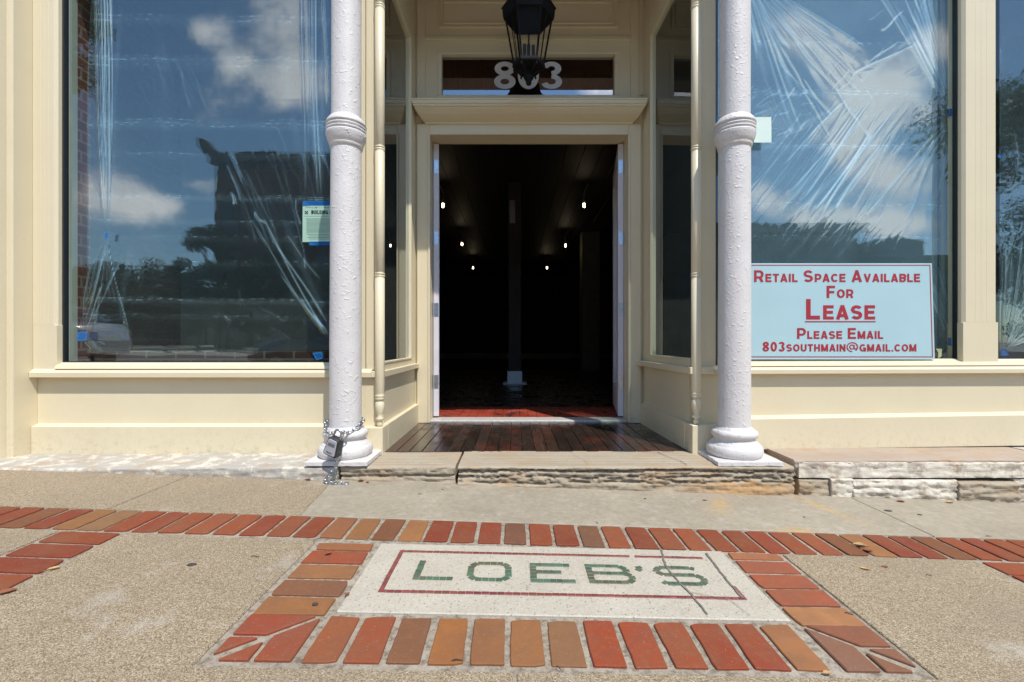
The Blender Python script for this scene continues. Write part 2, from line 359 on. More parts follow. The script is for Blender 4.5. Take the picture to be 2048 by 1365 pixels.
DARK = M('dark_interior', (.055, .05, .045), (.04, .037, .033), 4, rough=.85)
GASKET = M('black_gasket', (.015, .018, .022), rough=.4)
# ------------------------------------------------------------------ sign lettering : grotesque capitals drawn as strokes
def arc(cx, cy, rx, ry, a0, a1, n=12): return [(cx + rx * math.cos(R(a0 + (a1 - a0) * i / n)), cy + ry * math.sin(R(a0 + (a1 - a0) * i / n))) for i in range(n + 1)]
def glyph(ch, t):
    h = t / 2; T_, B_ = 1 - h, h; m = .5
    if ch == 'I': return t, [[(h, 0), (h, 1)]]
    if ch == 'L': return .56, [[(h, 0), (h, 1)], [(t, B_), (.56, B_)]]
    if ch == 'E': return .62, [[(h, 0), (h, 1)], [(t, B_), (.62, B_)], [(t, m + .01), (.57, m + .01)], [(t, T_), (.61, T_)]]
    if ch == 'F': return .57, [[(h, 0), (h, 1)], [(t, m - .02), (.52, m - .02)], [(t, T_), (.57, T_)]]
    if ch == 'T': return .62, [[(.31, 0), (.31, 1 - t)], [(0, T_), (.62, T_)]]
    if ch == 'H': return .68, [[(h, 0), (h, 1)], [(.68 - h, 0), (.68 - h, 1)], [(t, m), (.68 - t, m)]]
    if ch == 'N': return .69, [[(h, 0), (h, 1)], [(.69 - h, 0), (.69 - h, 1)], [(h, 1 - h * .8), (.69 - h, h * .8)]]
    if ch == 'M': return .82, [[(h, 0), (h, 1)], [(.82 - h, 0), (.82 - h, 1)], [(h * 1.1, 1 - h * .3), (.41, .06)], [(.82 - h * 1.1, 1 - h * .3), (.41, .06)]]
    if ch == 'V': return .72, [[(h * .95, 1), (.36, 0)], [(.72 - h * .95, 1), (.36, 0)]]
    if ch == 'A': return .74, [[(h * .95, 0), (.37, 1)], [(.74 - h * .95, 0), (.37, 1)], [(.2, .27), (.54, .27)]]
    if ch == 'U': return .68, [[(h, 1), (h, .34)] + arc(.34, .34, .34 - h, .34 - h, 180, 360) + [(.68 - h, 1)]]
    if ch == 'O': return .76, [arc(.38, .5, .38 - h, .5 - h, 0, 360, 28)]
    if ch == '0': return .56, [arc(.28, .5, .28 - h, .5 - h, 0, 360, 26)]
    if ch == 'C': return .72, [arc(.38, .5, .38 - h, .5 - h, 42, 318, 24)]
    if ch == 'G': return .76, [arc(.38, .5, .38 - h, .5 - h, 45, 340, 24), [(.42, .44), (.76, .44)], [(.76 - h, 0), (.76 - h, .40)]]
    if ch == 'S':
        r = (1 - t) / 4; return .66, [arc(.33, 1 - h - r, .33 - h, r, 25, 250, 18)[:-1] + arc(.33, h + r, .33 - h, r, 70, -155, 18)]
    if ch in 'PR':
        r = .27; out = [[(h, 0), (h, 1)], [(t, T_), (.38, T_)] + arc(.38, T_ - r + .01, .26 - h + .04, r - .01, 90, -90, 12) + [(t, T_ - 2 * r + .02)]]
        if ch == 'R': return .68, out + [[(.40, .44), (.68 - h, 0)]]
        return .65, out
    if ch == 'B': return .66, [[(h, 0), (h, 1)], [(t, T_), (.38, T_)] + arc(.38, T_ - .2, .22, .20, 90, -90, 12) + [(t, T_ - .40)], [(.38, T_ - .40)] + arc(.40, B_ + .215, .66 - .40 - h, .215, 90, -90, 12) + [(t, B_)]]
    if ch == 'D': return .70, [[(h, 0), (h, 1)], [(t, T_), (.34, T_)] + arc(.34, .5, .36 - h, .5 - h, 90, -90, 16) + [(t, B_)]]
    if ch == '8': return .57, [arc(.285, .745, .285 - h - .015, .255 - h, 0, 360, 22), arc(.285, .27, .285 - h, .27 - h, 0, 360, 22)]
    if ch == '3': return .56, [arc(.27, .745, .27 - h - .01, .255 - h, 165, -90, 18) , arc(.27, .27, .28 - h, .27 - h, 90, -165, 18)]
    if ch == '@': return 1.0, [arc(.5, .45, .46, .46, -50, 270, 30), arc(.47, .46, .19, .21, 0, 360, 18), [(.67, .66), (.66, .36)] + arc(.77, .36, .11, .10, 180, 300, 6) + arc(.72, .48, .24, .22, -30, 10, 4)]
    if ch == '.': return t, [[(h, 0), (h, t)]]
    return .3, []
def ribbon(pts, t):
    closed = math.dist(pts[0], pts[-1]) < 1e-6; P_ = pts[:-1] if closed else pts; n = len(P_); L, Rr_ = [], []
    for i, p in enumerate(P_):
        a = P_[i - 1] if (closed or i) else p; b = P_[(i + 1) % n] if (closed or i < n - 1) else p
        d1 = Vector((p[0] - a[0], p[1] - a[1])); d2 = Vector((b[0] - p[0], b[1] - p[1]))
        if d1.length < 1e-9: d1 = d2
        if d2.length < 1e-9: d2 = d1
        d1.normalize(); d2.normalize(); d = (d1 + d2).normalized(); k = t / 2 / max(.6, d.dot(d1)); nx_ = Vector((-d.y, d.x)) * k
        L.append((p[0] + nx_.x, p[1] + nx_.y)); Rr_.append((p[0] - nx_.x, p[1] - nx_.y))
    out = [(L[i], Rr_[i], Rr_[i + 1], L[i + 1]) for i in range(n - 1)]
    if closed: out.append((L[-1], Rr_[-1], Rr_[0], L[0]))
    return out
def lettering(runs, place, t=.19, gap=.13, space=.34):
    """runs: (text, relative height, stroke); place(x01, height01, layer) gives the point; drawn stroke by stroke"""
    items, x = [], 0.0
    for body, k, tt in runs:
        for ch in body:
            if ch == ' ': x += space * k; continue
            w_, st = glyph(ch, tt); bold = .045 if ch == '@' else tt
            if ch == '@': bold = .10
            items.append((x, k, st, bold)); x += (w_ + gap) * k
    W_ = x - gap * runs[-1][1]; mb = MB()
    for (x0, k, st, bold) in items:
        for li, pts in enumerate(st):
            quads = ribbon(pts, bold); memo = {}
            def V_(p):
                key = (round(p[0], 6), round(p[1], 6))
                if key not in memo: memo[key] = mb.bm.verts.new(place((x0 + p[0] * k) / W_, p[1] * k, li))
                return memo[key]
            for q_ in quads:
                try: mb.bm.faces.new([V_(p) for p in q_])
                except ValueError: pass
    return mb
# ================================================================== THE SETTING
def ground_sheet(name, x0, x1, y0, y1, nx, dz, mat, ny_=1):
    xs = np.linspace(x0, x1, nx); ys = np.linspace(y0, y1, ny_ + 1)
    V = [(x, y, gz(x) + dz) for y in ys for x in xs]
    F = [(j * nx + i, j * nx + i + 1, (j + 1) * nx + i + 1, (j + 1) * nx + i) for j in range(ny_) for i in range(nx - 1)]
    o = bpy.data.objects.new(name, npmesh(name, V, F, mat, False)); link(o); return tag(o, kind='structure')
ASPH = M('pale_road_concrete', (.46, .42, .37), (.38, .345, .30), 3, rough=.85, bump=.4, bscale=90)
ground_sheet('sidewalk', -60, 60, -3.2, 3.0, 121, 0, MORTAR)
ground_sheet('road', -300, 300, -16, -3.2, 301, -.13, ASPH)
ground_sheet('ground', -400, 400, -500, -16.2, 201, -.06, M('far_ground', (.42, .37, .31), (.34, .30, .25), .6, rough=.9))
mb = MB()
for i in range(-30, 30): mb.prism([(i, -3.38, gz(i) + .004), (i + 1, -3.38, gz(i + 1) + .004), (i + 1, -3.38, gz(i + 1) - .2), (i, -3.38, gz(i) - .2)], (0, .18, 0))
solo('kerb', mb, M('kerb_concrete', (.36, .33, .28), (.30, .27, .23), 5, rough=.85, bump=.3), (0, 0, 0), kind='structure')

def slab(mb, pts, top=.006, th=.03, col=None, b=.003, amp=0):
    P = [(x, y, gz(x) + top) for x, y in pts]
    mb.prism(P, (0, 0, -th), b, col)
# aggregate and concrete bays, cast between the brick bands
ROT = .0215
def fr(s, t_):                     # the mosaic and its frame lie slightly askew in the pavement
    return (s, t_ + ROT * (s - .16))
mb = MB()
JX = -1.895
slab(mb, [(-9, 2.118), (JX - .004, 2.118), (JX - .004, 2.64), (-9, 2.64)])
slab(mb, [(JX + .004, 2.118), (-1.0, 2.118), (-1.06, 2.64), (JX + .004, 2.64)])
slab(mb, [(-9, -3.15), (-1.885, -3.15), (-1.885, 1.882), (-9, 1.882)])
slab(mb, [(-1.605, -3.15), (-.005, -3.15), (-.005, fr(0, 1.165)[1]), fr(-.815, 1.165), fr(-.815, 1.882), (-1.605, 1.882)])
slab(mb, [(.005, -3.15), (1.90, -3.15), (1.90, 1.882), fr(1.105, 1.862), fr(1.105, 1.165), (.005, fr(0, 1.165)[1])])
slab(mb, [(2.16, -3.15), (9, -3.15), (9, 1.882), (2.16, 1.882)])
solo('aggregate_paving', mb, AGG, (0, 0, 0), kind='structure')
mb = MB(); JR = 1.95
slab(mb, [(-1.0, 2.118), (JR - .003, 2.118), (JR - .003, 2.66), (-1.06, 2.66)])
slab(mb, [(JR + .003, 2.118), (9, 2.118), (9, 2.66), (JR + .003, 2.66)])
solo('concrete_paving', mb, CONC, (0, 0, 0), kind='structure')
# brick bands
REDS = [(0.224, 0.049, 0.018), (0.205, 0.040, 0.017), (0.248, 0.098, 0.036), (0.273, 0.121, 0.042), (0.174, 0.064, 0.027), (0.224, 0.086, 0.036), (0.155, 0.074, 0.038), (0.248, 0.064, 0.025), (0.211, 0.110, 0.049), (0.137, 0.058, 0.034)]
def bcol(red=.5):
    if rng.random() < red: c = REDS[rng.choice((0, 1, 1, 7))]
    else: c = rng.choice(REDS)
    k = rng.uniform(.88, 1.12); return tuple(x * k for x in c)
mb = MB(); x = -6.02
def brick4(x0, x1, y0, y1, f=None, red=.5, c=None):
    j = [rng.uniform(-.003, .003) for _ in range(8)]
    P = [(x0 + j[0], y0 + j[1]), (x1 + j[2], y0 + j[3]), (x1 + j[4], y1 + j[5]), (x0 + j[6], y1 + j[7])]
    Q = []
    for i in range(4):
        a, b = P[i], P[(i + 1) % 4]; L = math.dist(a, b); n = max(2, int(L / .022))
        for k in range(n):
            q = 0 if k == 0 else mnoise.noise(Vector((a[0] * 31 + k * 3.3, a[1] * 29 + i * 7, 1.3))) * .0022
            t = k / n; Q.append((a[0] + (b[0] - a[0]) * t + q * (b[1] - a[1]) / L, a[1] + (b[1] - a[1]) * t - q * (b[0] - a[0]) / L))
        Q[-n] = (a[0] + ((b[0] - a[0]) * .03), a[1] + ((b[1] - a[1]) * .03)) if rng.random() < .5 else Q[-n]
    P = Q
    if f: P = [f(*p) for p in P]
    slab(mb, P, .0072 + rng.uniform(-.0012, .0012), .03, c or bcol(red), .0025)
while x < 7:
    wd = .094 + rng.uniform(-.003, .003); brick4(x, x + wd, 1.895, 2.105, red=.3 if -1 < x < .9 else .6); x += wd + .0165
for (xa, xb) in ((-1.865, -1.625), (1.92, 2.14)):
    y = 1.872
    while y > -3: brick4(xa, xb, y - .096, y, red=.8); y -= .1125
y = 1.862; ks = [(0.270, 0.103, 0.039), (0.270, 0.061, 0.025), (0.276, 0.121, 0.046), (0.182, 0.078, 0.039), (0.256, 0.109, 0.039)]
for k in range(5):
    h = .052 if k == 0 else .0905
    brick4(-.79, -.572, y - h, y, fr, c=ks[k]); brick4(.876, 1.085, y - h, y, fr, c=[(0.314, 0.116, 0.053), (0.294, 0.078, 0.039), (0.294, 0.078, 0.037), (0.294, 0.078, 0.037), (0.363, 0.165, 0.066)][k]); y -= h + .0155
rowc = [(0.256, 0.073, 0.028), (0.249, 0.061, 0.025), (0.182, 0.078, 0.037), (0.283, 0.109, 0.032), (0.236, 0.103, 0.041), (0.270, 0.115, 0.041), (0.223, 0.109, 0.049), (0.270, 0.051, 0.018), (0.270, 0.054, 0.021), (0.256, 0.058, 0.023), (0.236, 0.045, 0.018), (0.243, 0.048, 0.021), (0.297, 0.127, 0.051)]
x = -.555
for c in rowc:
    brick4(x, x + .091, 1.19, 1.382, fr, c=c); x += .1085
yb, yt = 1.19, 1.382
for (xi, xo, cc) in ((-.572, -.79, [(0.249, 0.054, 0.026)] * 4), (.872, 1.085, [(0.206, 0.100, 0.063), (0.194, 0.096, 0.059), (0.224, 0.080, 0.044), (0.206, 0.096, 0.059)])):
    q = 1 if xo > xi else -1; xm = (xi + xo) / 2; ym = (yb + yt) / 2; e = .007
    for k, P in enumerate(([(xi + q * e, yb), (xm - q * e, yb), (xm - q * e, ym + .0), (xi + q * e, yt - .012)],
              [(xm + q * e, yb), (xo - q * .025, yb), (xm + q * e, ym - .024)],
              [(xi + q * .024, yt), (xo, yt), (xo, ym + e), (xm + q * .016, ym + e)],
              [(xm + q * .03, ym - e), (xo, ym - e), (xo, yb + .02)])):
        slab(mb, [fr(*p) for p in P], .0085, .03, cc[k], .003)
solo('brick_paving', mb, BRICK, (0, 0, 0), kind='structure')

# ------------------------------------------------------------------ the mosaic name slab
MC = (.16, 1.64, gz(.16))
mo = root('mosaic_slab', MC, 'white terrazzo name slab with green mosaic letters set in the brick pavement', 'mosaic')
mb = MB()
mb.prism([(x, y, gz(x) + .009) for x, y in (fr(-.545, 1.402), fr(.86, 1.402), fr(.855, 1.868), fr(-.545, 1.868))], (0, 0, -.03), .003)
part('slab', mb, terrazzo_mat(), mo)
TILE_G = attr_mat('green_tesserae', .4, 30, .3, .2, 90, dark=(.03, .06, .045)); TILE_R = attr_mat('red_tesserae', .4, 30, .3, .2, 90, dark=(.12, .03, .03))
BED = M('raised_bedding', (.47, .41, .30), (.40, .34, .24), 30, rough=.7)
def tiles(mb, a, b, wd, base, tl=.026, top=.0112):
    ax, ay = a; bx, by = b; L = math.hypot(bx - ax, by - ay); n = max(1, round(L / tl)); tx, ty = (bx - ax) / L, (by - ay) / L; nx_, ny_ = -ty, tx
    for i in range(n):
        s0, s1 = L * i / n + .0007, L * (i + 1) / n - .0007; k = rng.uniform(.72, 1.25); j = rng.uniform(-.0006, .0006)
        P = [(ax + tx * s + nx_ * q, ay + ty * s + ny_ * q) for s, q in ((s0, -wd / 2 + j), (s1, -wd / 2 + j), (s1, wd / 2 + j), (s0, wd / 2 + j))]
        mb.prism([(*fr(*p), gz(p[0]) + top + rng.uniform(-.0003, .0003)) for p in P], (0, 0, -.006), .0005, tuple(x * k for x in base))
def path(mb, pts, wd, base, **k):
    for a, b in zip(pts, pts[1:]): tiles(mb, a, b, wd, base, **k)
GR = (.07, .13, .088); RD = (.20, .045, .045); mb = MB(); H = .0155
x0, x1, y0, y1 = -.452, .778, 1.508, 1.808
path(mb, [(x0, y1 - H / 2), (.455, y1 - H / 2)], H, RD); path(mb, [(.475, y1 - H / 2), (x1 - .03, y1 - H / 2)], H, RD)
path(mb, [(x0 + H / 2, y0 + H), (x0 + H / 2, y1 - H)], H, RD); path(mb, [(x1 - H / 2, y0 + H), (x1 - H / 2, y0 + .085)], H, RD)
path(mb, [(x0, y0 + H / 2), (x1, y0 + H / 2)], H, RD)
part('border', mb, TILE_R, mo)
LW = .0235; hb, ht = 1.59, 1.728
def seg(*P): return [P]
def letter(kind, x0, x1):
    a, b = x0 + LW / 2, x1 - LW / 2; lo, hi = hb + LW / 2, ht - LW / 2; mid = (lo + hi) / 2 + .004; c = .02
    if kind == 'L': return [[(a, ht), (a, hb + LW)], [(x0, lo), (x1, lo)]]
    if kind == 'O': return [[(a, lo + c), (a, hi - c)], [(a, hi - c), (a + c, hi)], [(a + c, hi), (b - c, hi)], [(b - c, hi), (b, hi - c)], [(b, hi - c), (b, lo + c)], [(b, lo + c), (b - c, lo)], [(b - c, lo), (a + c, lo)], [(a + c, lo), (a, lo + c)]]
    if kind == 'E': return [[(a, hb), (a, ht)], [(x0 + LW, hi), (x1 - .01, hi)], [(x0 + LW, mid), (x1 - .045, mid)], [(x0 + LW, lo), (x1, lo)]]
    if kind == 'B': return [[(a, hb), (a, ht)], [(x0 + LW, hi), (b - c - .01, hi)], [(b - c - .01, hi), (b - .01, hi - c)], [(b - .01, hi - c), (b - .01, mid + c * .6)], [(b - .01, mid + c * .6), (b - c, mid)], [(x0 + LW, mid), (b - c, mid)], [(b - c, mid), (b, mid - c * .7)], [(b, mid - c * .7), (b, lo + c)], [(b, lo + c), (b - c, lo)], [(b - c, lo), (x0 + LW, lo)]]
    if kind == 'S': return [[(b - .005, hi - .008), (b - c, hi)], [(b - c, hi), (a + c, hi)], [(a + c, hi), (a, hi - c)], [(a, hi - c), (a, mid + c)], [(a, mid + c), (a + c, mid)], [(a + c, mid), (b - c, mid)], [(b - c, mid), (b, mid - c)], [(b, mid - c), (b, lo + c)], [(b, lo + c), (b - c, lo)], [(b - c, lo), (a + c * .6, lo)], [(a + c * .6, lo), (a, lo + .012)]]
    return [[((x0 + x1) / 2, ht - .008), ((x0 + x1) / 2 + .006, ht - .024)], [((x0 + x1) / 2 + .006, ht - .024), (x0 + .004, ht - .04)]]
for k, a, b in (('L', -.358, -.218), ('O', -.172, -.012), ('E', .055, .215), ('B', .262, .435), ('A', .452, .478), ('S', .515, .695)):
    mb = MB(); bb = MB()
    for sg in letter(k, a, b):
        path(mb, sg, LW, GR, tl=.024)
        if k in 'LOB':
            (p, q), (r, s) = sg; L = math.hypot(r - p, s - q); nx_, ny_ = -(s - q) / L, (r - p) / L; wb = LW / 2 + .005
            bb.prism([(*fr(X, Y), gz(X) + .0098) for X, Y in ((p + nx_ * wb, q + ny_ * wb), (p - nx_ * wb, q - ny_ * wb), (r - nx_ * wb, s - ny_ * wb), (r + nx_ * wb, s + ny_ * wb))], (0, 0, -.003), 0)
    lt = part('letter', mb, TILE_G, mo)
    if k in 'LOB': part('bedding', bb, BED, lt)
CRACK = M('dark_crack', (.10, .085, .065), (.22, .19, .15), 60, rough=.9)
def crack(mb, pts, wd, top, zf=None):
    P = []
    for (a, b) in zip(pts, pts[1:]):
        n = 8
        for i in range(n): P.append((a[0] + (b[0] - a[0]) * i / n, a[1] + (b[1] - a[1]) * i / n))
    P.append(pts[-1]); Lf, Rt = [], []
    for i, (x, y) in enumerate(P):
        a = P[max(i - 1, 0)]; b = P[min(i + 1, len(P) - 1)]; tx, ty = b[0] - a[0], b[1] - a[1]; l = math.hypot(tx, ty) or 1
        jx = mnoise.noise(Vector((x * 40, y * 40, 1.7))) * wd * 1.1; ww = wd * (.55 + .6 * abs(mnoise.noise(Vector((x * 30, y * 30, 9)))))
        zz = (gz(x) if zf is None else zf(x, y)) + top
        Lf.append((x - ty / l * (ww + jx), y + tx / l * (ww + jx), zz)); Rt.append((x + ty / l * (ww - jx), y - tx / l * (ww - jx), zz))
    for i in range(len(P) - 1): mb.poly([Lf[i], Rt[i], Rt[i + 1], Lf[i + 1]])
for pts, wd, top in ((((1322, 1104), (1330, 1135), (1352, 1165), (1378, 1190), (1398, 1215), (1415, 1236)), .0045, .0128),
        (((1412, 1112), (1440, 1150), (1470, 1185), (1484, 1203)), .006, .0126), (((1381, 1191), (1460, 1207), (1500, 1238)), .0012, .0126)):
    mb = MB(); crack(mb, [G(*p) for p in pts], wd, top); part('crack', mb, CRACK, mo)

# ------------------------------------------------------------------ stone base and doorstep
def rough_block(mb, x0, x1, yf, yb, ztop, zbot, amp=.01, step=.012, grooves=(), tilt=0, seed=0, nose=.02, ends=True):
    nx = max(3, int((x1 - x0) / step)); cols = []
    for i in range(nx + 1):
        x = x0 + (x1 - x0) * i / nx; zt = ztop(x) if callable(ztop) else ztop; zb = (zbot(x) if callable(zbot) else zbot)
        prof = []
        nb = 14
        for k in range(nb): prof.append((yb + (yf + nose - yb) * k / (nb - 1), zt - .002 * k / nb, 0))
        for k in range(1, 5):
            a = math.pi / 2 * k / 4; prof.append((yf + nose - nose * math.sin(a), zt - nose * .8 + nose * .8 * math.cos(a), k / 4))
        nf = max(4, int((zt - nose * .8 - zb) / .009))
        for k in range(1, nf + 1): prof.append((yf + tilt * k / nf, zt - nose * .8 + (zb - zt + nose * .8) * k / nf, 1))
        ring = []
        for (y, z, f) in prof:
            n = mnoise.noise(Vector((x * 5 + seed, y * 6, z * 42))) * .7 + mnoise.noise(Vector((x * 22 + seed, y * 20, z * 80))) * .5 + .35 * mnoise.noise(Vector((x * 1.8 + seed, 3, z * 12))) + .35 * mnoise.noise(Vector((x * 70 + seed, y * 50, z * 160))) - .5 * abs(mnoise.noise(Vector((x * 12 + seed, 1, z * 30))))
            yy = y + f * amp * n; zz = z - (1 - f) * .0022 * (1 + mnoise.noise(Vector((x * 9 + seed, y * 30, 5))))
            for (fn, wd, dp) in grooves:
                gq = (z - fn(x)) / wd
                if abs(gq) < 3: yy += f * dp * math.exp(-gq * gq)
            ex = x
            if ends and i in (0, nx): ex = x + (1 if i == 0 else -1) * .004 * (1 + n)
            ring.append((ex, yy, zz))
        cols.append(ring)
    V = []; m = max(len(c) for c in cols)
    for c in cols:
        while len(c) < m: c.append(c[-1])
        V.append([mb.bm.verts.new(p) for p in c])
    for a, b in zip(V, V[1:]):
        for k in range(m - 1):
            try:
                f = mb.bm.faces.new((a[k], a[k + 1], b[k + 1], b[k])); f.smooth = True
            except ValueError: pass
    for e in (V[0], V[-1]):
        for k in range(m - 1):
            o1 = mb.bm.verts.new((e[k].co.x, yb, e[k].co.z - .0)); o2 = mb.bm.verts.new((e[k + 1].co.x, yb, e[k + 1].co.z))
            try: mb.bm.faces.new((e[k], e[k + 1], o2, o1))
            except ValueError: pass
def gl(x): return gz(x) - .01
STONE = stone_mat('sandstone', (.40, .335, .24), (.35, .285, .20), (.27, .225, .16), band=55)
ds = root('stone_doorstep', (.3, 2.8, 0), 'cracked layered sandstone step under the open doorway', 'doorstep')
mb = MB(); NZ = lambda x, a, b=0: mnoise.noise(Vector((x * a, b, .5)))
g1 = [(lambda x: .062 + .008 * NZ(x, 5) + .005 * NZ(x, 30, 2), .005, .026), (lambda x: .088 + .006 * NZ(x, 7, 4) + .004 * NZ(x, 40, 3), .0025, .012)]
rough_block(mb, -1.02, -.345, 2.655, 3.0, lambda x: .122 - .0 * x, gl, .012, .008, grooves=g1, seed=3)
part('end_stone', mb, STONE, ds)
mb = MB(); g2 = [(lambda x: .092 + .012 * NZ(x, 2.2, 1) + .007 * NZ(x, 11, 1) + .004 * NZ(x, 45, 5) - .018 * max(0, .1 - x), .0045, .05),
                 (lambda x: .062 + .012 * NZ(x, 3, 7) + .007 * NZ(x, 17, 7) + .003 * NZ(x, 50, 6), .0035, .034),
                 (lambda x: .034 + .014 * NZ(x, 4, 9) + .005 * NZ(x, 24, 9), .003, .026), (lambda x: .078 + .014 * NZ(x, 5, 12) + .004 * NZ(x, 33, 2), .0022, .016),
                 (lambda x: .045 + .030 * NZ(x, 8, 15), .0025, .02), (lambda x: .10 + .006 * NZ(x, 9, 16), .002, .012)]
rough_block(mb, -.335, 1.62, 2.635, 3.0, lambda x: .126, gl, .013, .008, grooves=g2, seed=11)
sl_ = part('step_slab', mb, STONE, ds)
mb = MB(); crack(mb, [(.93, 2.97), (.955, 2.85), (1.0, 2.75), (1.005, 2.66)], .0035, .128, lambda x, y: 0); part('crack', mb, CRACK, ds)
mb = MB(); crack(mb, [(.36, 2.97), (.38, 2.86), (.42, 2.76), (.43, 2.68)], .0012, .128, lambda x, y: 0)
part('crack', mb, CRACK, ds)
SCR = M('scored_line', (.68, .62, .50), (.58, .52, .41), 30, rough=.9)
for yy in (2.905, 2.825, 2.755, 2.70):
    pts = [(-.93 + .1 * i, yy + .006 * math.sin(i * .7 + yy * 40)) for i in range(22)]
    mb = MB(); crack(mb, [p for p in pts if p[0] < -.36], .0022, .1272, lambda x, y: -.004); part('scored_line', mb, SCR, ds)
    mb = MB(); crack(mb, [p for p in pts if p[0] > -.32], .0022, .1272, lambda x, y: 0); part('scored_line', mb, SCR, ds)
# left ledge : low and painted white
mb = MB(); rough_block(mb, -7, -1.03, 2.64, 3.04, lambda x: .116 + .004 * math.sin(x * 3), lambda x: gz(x) - .02, .010, .016, seed=31)
solo('painted_ledge', mb, stone_mat('white_ledge_paint', (.38, .35, .30), (.43, .395, .34), (.32, .29, .24), .42, 20), (-3.5, 2.8, 0), 'low white painted stone ledge below the left window, sinking into the pavement', 'ledge')
# right ledge : two courses of weathered stone
rl = root('stone_ledge', (3.2, 2.8, 0), 'weathered stone ledge of two courses with flaking white paint below the right window', 'ledge')
mb = MB(); rough_block(mb, 1.638, 3.22, 2.675, 3.06, lambda x: .153 + .005 * (x - 1.6), lambda x: .055 - .004 * (x - 1.6), .014, seed=41, tilt=.01)
part('coping_stone', mb, stone_mat('pink_white_stone', (.40, .32, .245), (.36, .28, .21), (.33, .22, .15), .0, 25), rl)
mb = MB(); rough_block(mb, 3.235, 6, 2.665, 3.06, lambda x: .158 + .006 * (x - 3), lambda x: .05 - .004 * (x - 1.6), .014, seed=47, tilt=.01)
part('coping_stone', mb, stone_mat('grey_white_stone', (.46, .42, .36), (.42, .38, .32), (.37, .32, .27), .3, 25), rl)
WST = stone_mat('flaking_white_stone', (.44, .38, .30), (.38, .32, .25), (.32, .26, .2), .50, 30)
mb = MB(); rough_block(mb, 1.66, 3.235, 2.668, 2.70, lambda x: .140, lambda x: .048, .008, .01, seed=44, nose=.010)
part('paint_face', mb, WST, rl)
xs = [1.66, 1.84, 1.97, 2.58, 2.93, 3.12, 3.7, 4.6, 6]
for i, (a, b) in enumerate(zip(xs, xs[1:])):
    mb = MB(); h = rng.uniform(-.008, .010)
    rough_block(mb, a - .002, b + .004, 2.655 + rng.uniform(-.012, .014), 2.9, lambda x, h=h: .043 + h - .004 * (x - 1.6), lambda x: gz(x) - .02, .018, seed=51 + i * 7, nose=.02)
    part('rubble_stone', mb, WST if i % 3 else STONE, rl)
# ================================================================== THE STOREFRONT
sf = root('storefront', (.15, 3.0, .12), 'cream painted storefront with recessed double doorway and plastic covered display windows', 'building')
def P(name, mb, mat=None, parent=None, **k): return part(name, mb, mat or CREAM, parent or sf, **k)
YF = 2.99
# left pilaster : half round, fillet and return
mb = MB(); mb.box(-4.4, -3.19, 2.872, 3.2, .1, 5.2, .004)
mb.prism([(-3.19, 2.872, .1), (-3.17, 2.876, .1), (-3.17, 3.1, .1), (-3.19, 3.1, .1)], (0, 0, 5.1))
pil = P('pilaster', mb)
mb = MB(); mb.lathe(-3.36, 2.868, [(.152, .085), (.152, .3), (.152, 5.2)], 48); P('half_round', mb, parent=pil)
# baseboards, panels and sills
def baseboard(x0, x1, z0, zt, sh):
    mb = MB(); mb.prism([(x0, 2.93, z0), (x0, 2.93, zt - .014), (x0, 2.945, zt), (x0, 3.03, zt), (x0, 3.03, z0)], (x1 - x0, 0, 0), .0015)
    return mb.shear(x0, sh)
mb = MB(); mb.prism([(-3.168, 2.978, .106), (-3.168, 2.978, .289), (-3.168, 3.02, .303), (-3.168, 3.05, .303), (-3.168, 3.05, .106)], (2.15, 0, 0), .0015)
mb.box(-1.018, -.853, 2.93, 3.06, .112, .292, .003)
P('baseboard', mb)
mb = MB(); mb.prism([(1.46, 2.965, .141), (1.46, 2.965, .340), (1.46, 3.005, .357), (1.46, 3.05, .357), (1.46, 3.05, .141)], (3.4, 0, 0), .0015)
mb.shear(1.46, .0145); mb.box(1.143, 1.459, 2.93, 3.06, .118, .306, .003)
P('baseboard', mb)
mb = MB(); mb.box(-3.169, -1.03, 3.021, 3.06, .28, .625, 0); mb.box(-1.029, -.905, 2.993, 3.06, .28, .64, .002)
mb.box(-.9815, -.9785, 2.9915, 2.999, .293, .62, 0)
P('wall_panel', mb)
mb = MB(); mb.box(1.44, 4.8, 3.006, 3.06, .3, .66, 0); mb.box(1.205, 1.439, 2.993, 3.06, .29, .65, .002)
P('wall_panel', mb)
def sill(x0, x1, z0, z1, yf, sh):
    mb = MB(); mb.prism([(x0, yf, z0), (x0, yf - .001, z1 - .014), (x0, yf + .012, z1 - .003), (x0, 2.99, z1 + .008), (x0, 3.06, z1 + .008), (x0, 3.06, z0)], (x1 - x0, 0, 0), .002)
    mb.prism([(x0 + .152, 2.975, z1 + .008), (x0 + .152, 2.985, z1 + .03), (x0 + .152, 3.01, z1 + .036), (x0 + .152, 3.036, z1 + .052), (x0 + .152, 3.06, z1 + .052), (x0 + .152, 3.06, z1 + .008)], (x1 - x0 - .30, 0, 0), .001)
    return mb.shear(x0, sh)
mb = sill(-3.168, -.94, .612, .659, 2.964, 0)
mb.prism([(-.94, 2.964, .612), (-.855, 2.964, .612), (-.849, 4.03, .612), (-.93, 4.03, .612), (-.93, 3.06, .612), (-.94, 3.06, .612)], (0, 0, .042), .003)
P('window_sill', mb)
mb = sill(1.30, 4.8, .634, .676, 2.960, .0035)
mb.prism([(1.30, 2.960, .634), (1.30, 3.06, .634), (1.21, 3.06, .634), (1.155, 4.03, .634), (1.075, 4.03, .634), (1.14, 2.960, .634)], (0, 0, .044), .003)
P('window_sill', mb)
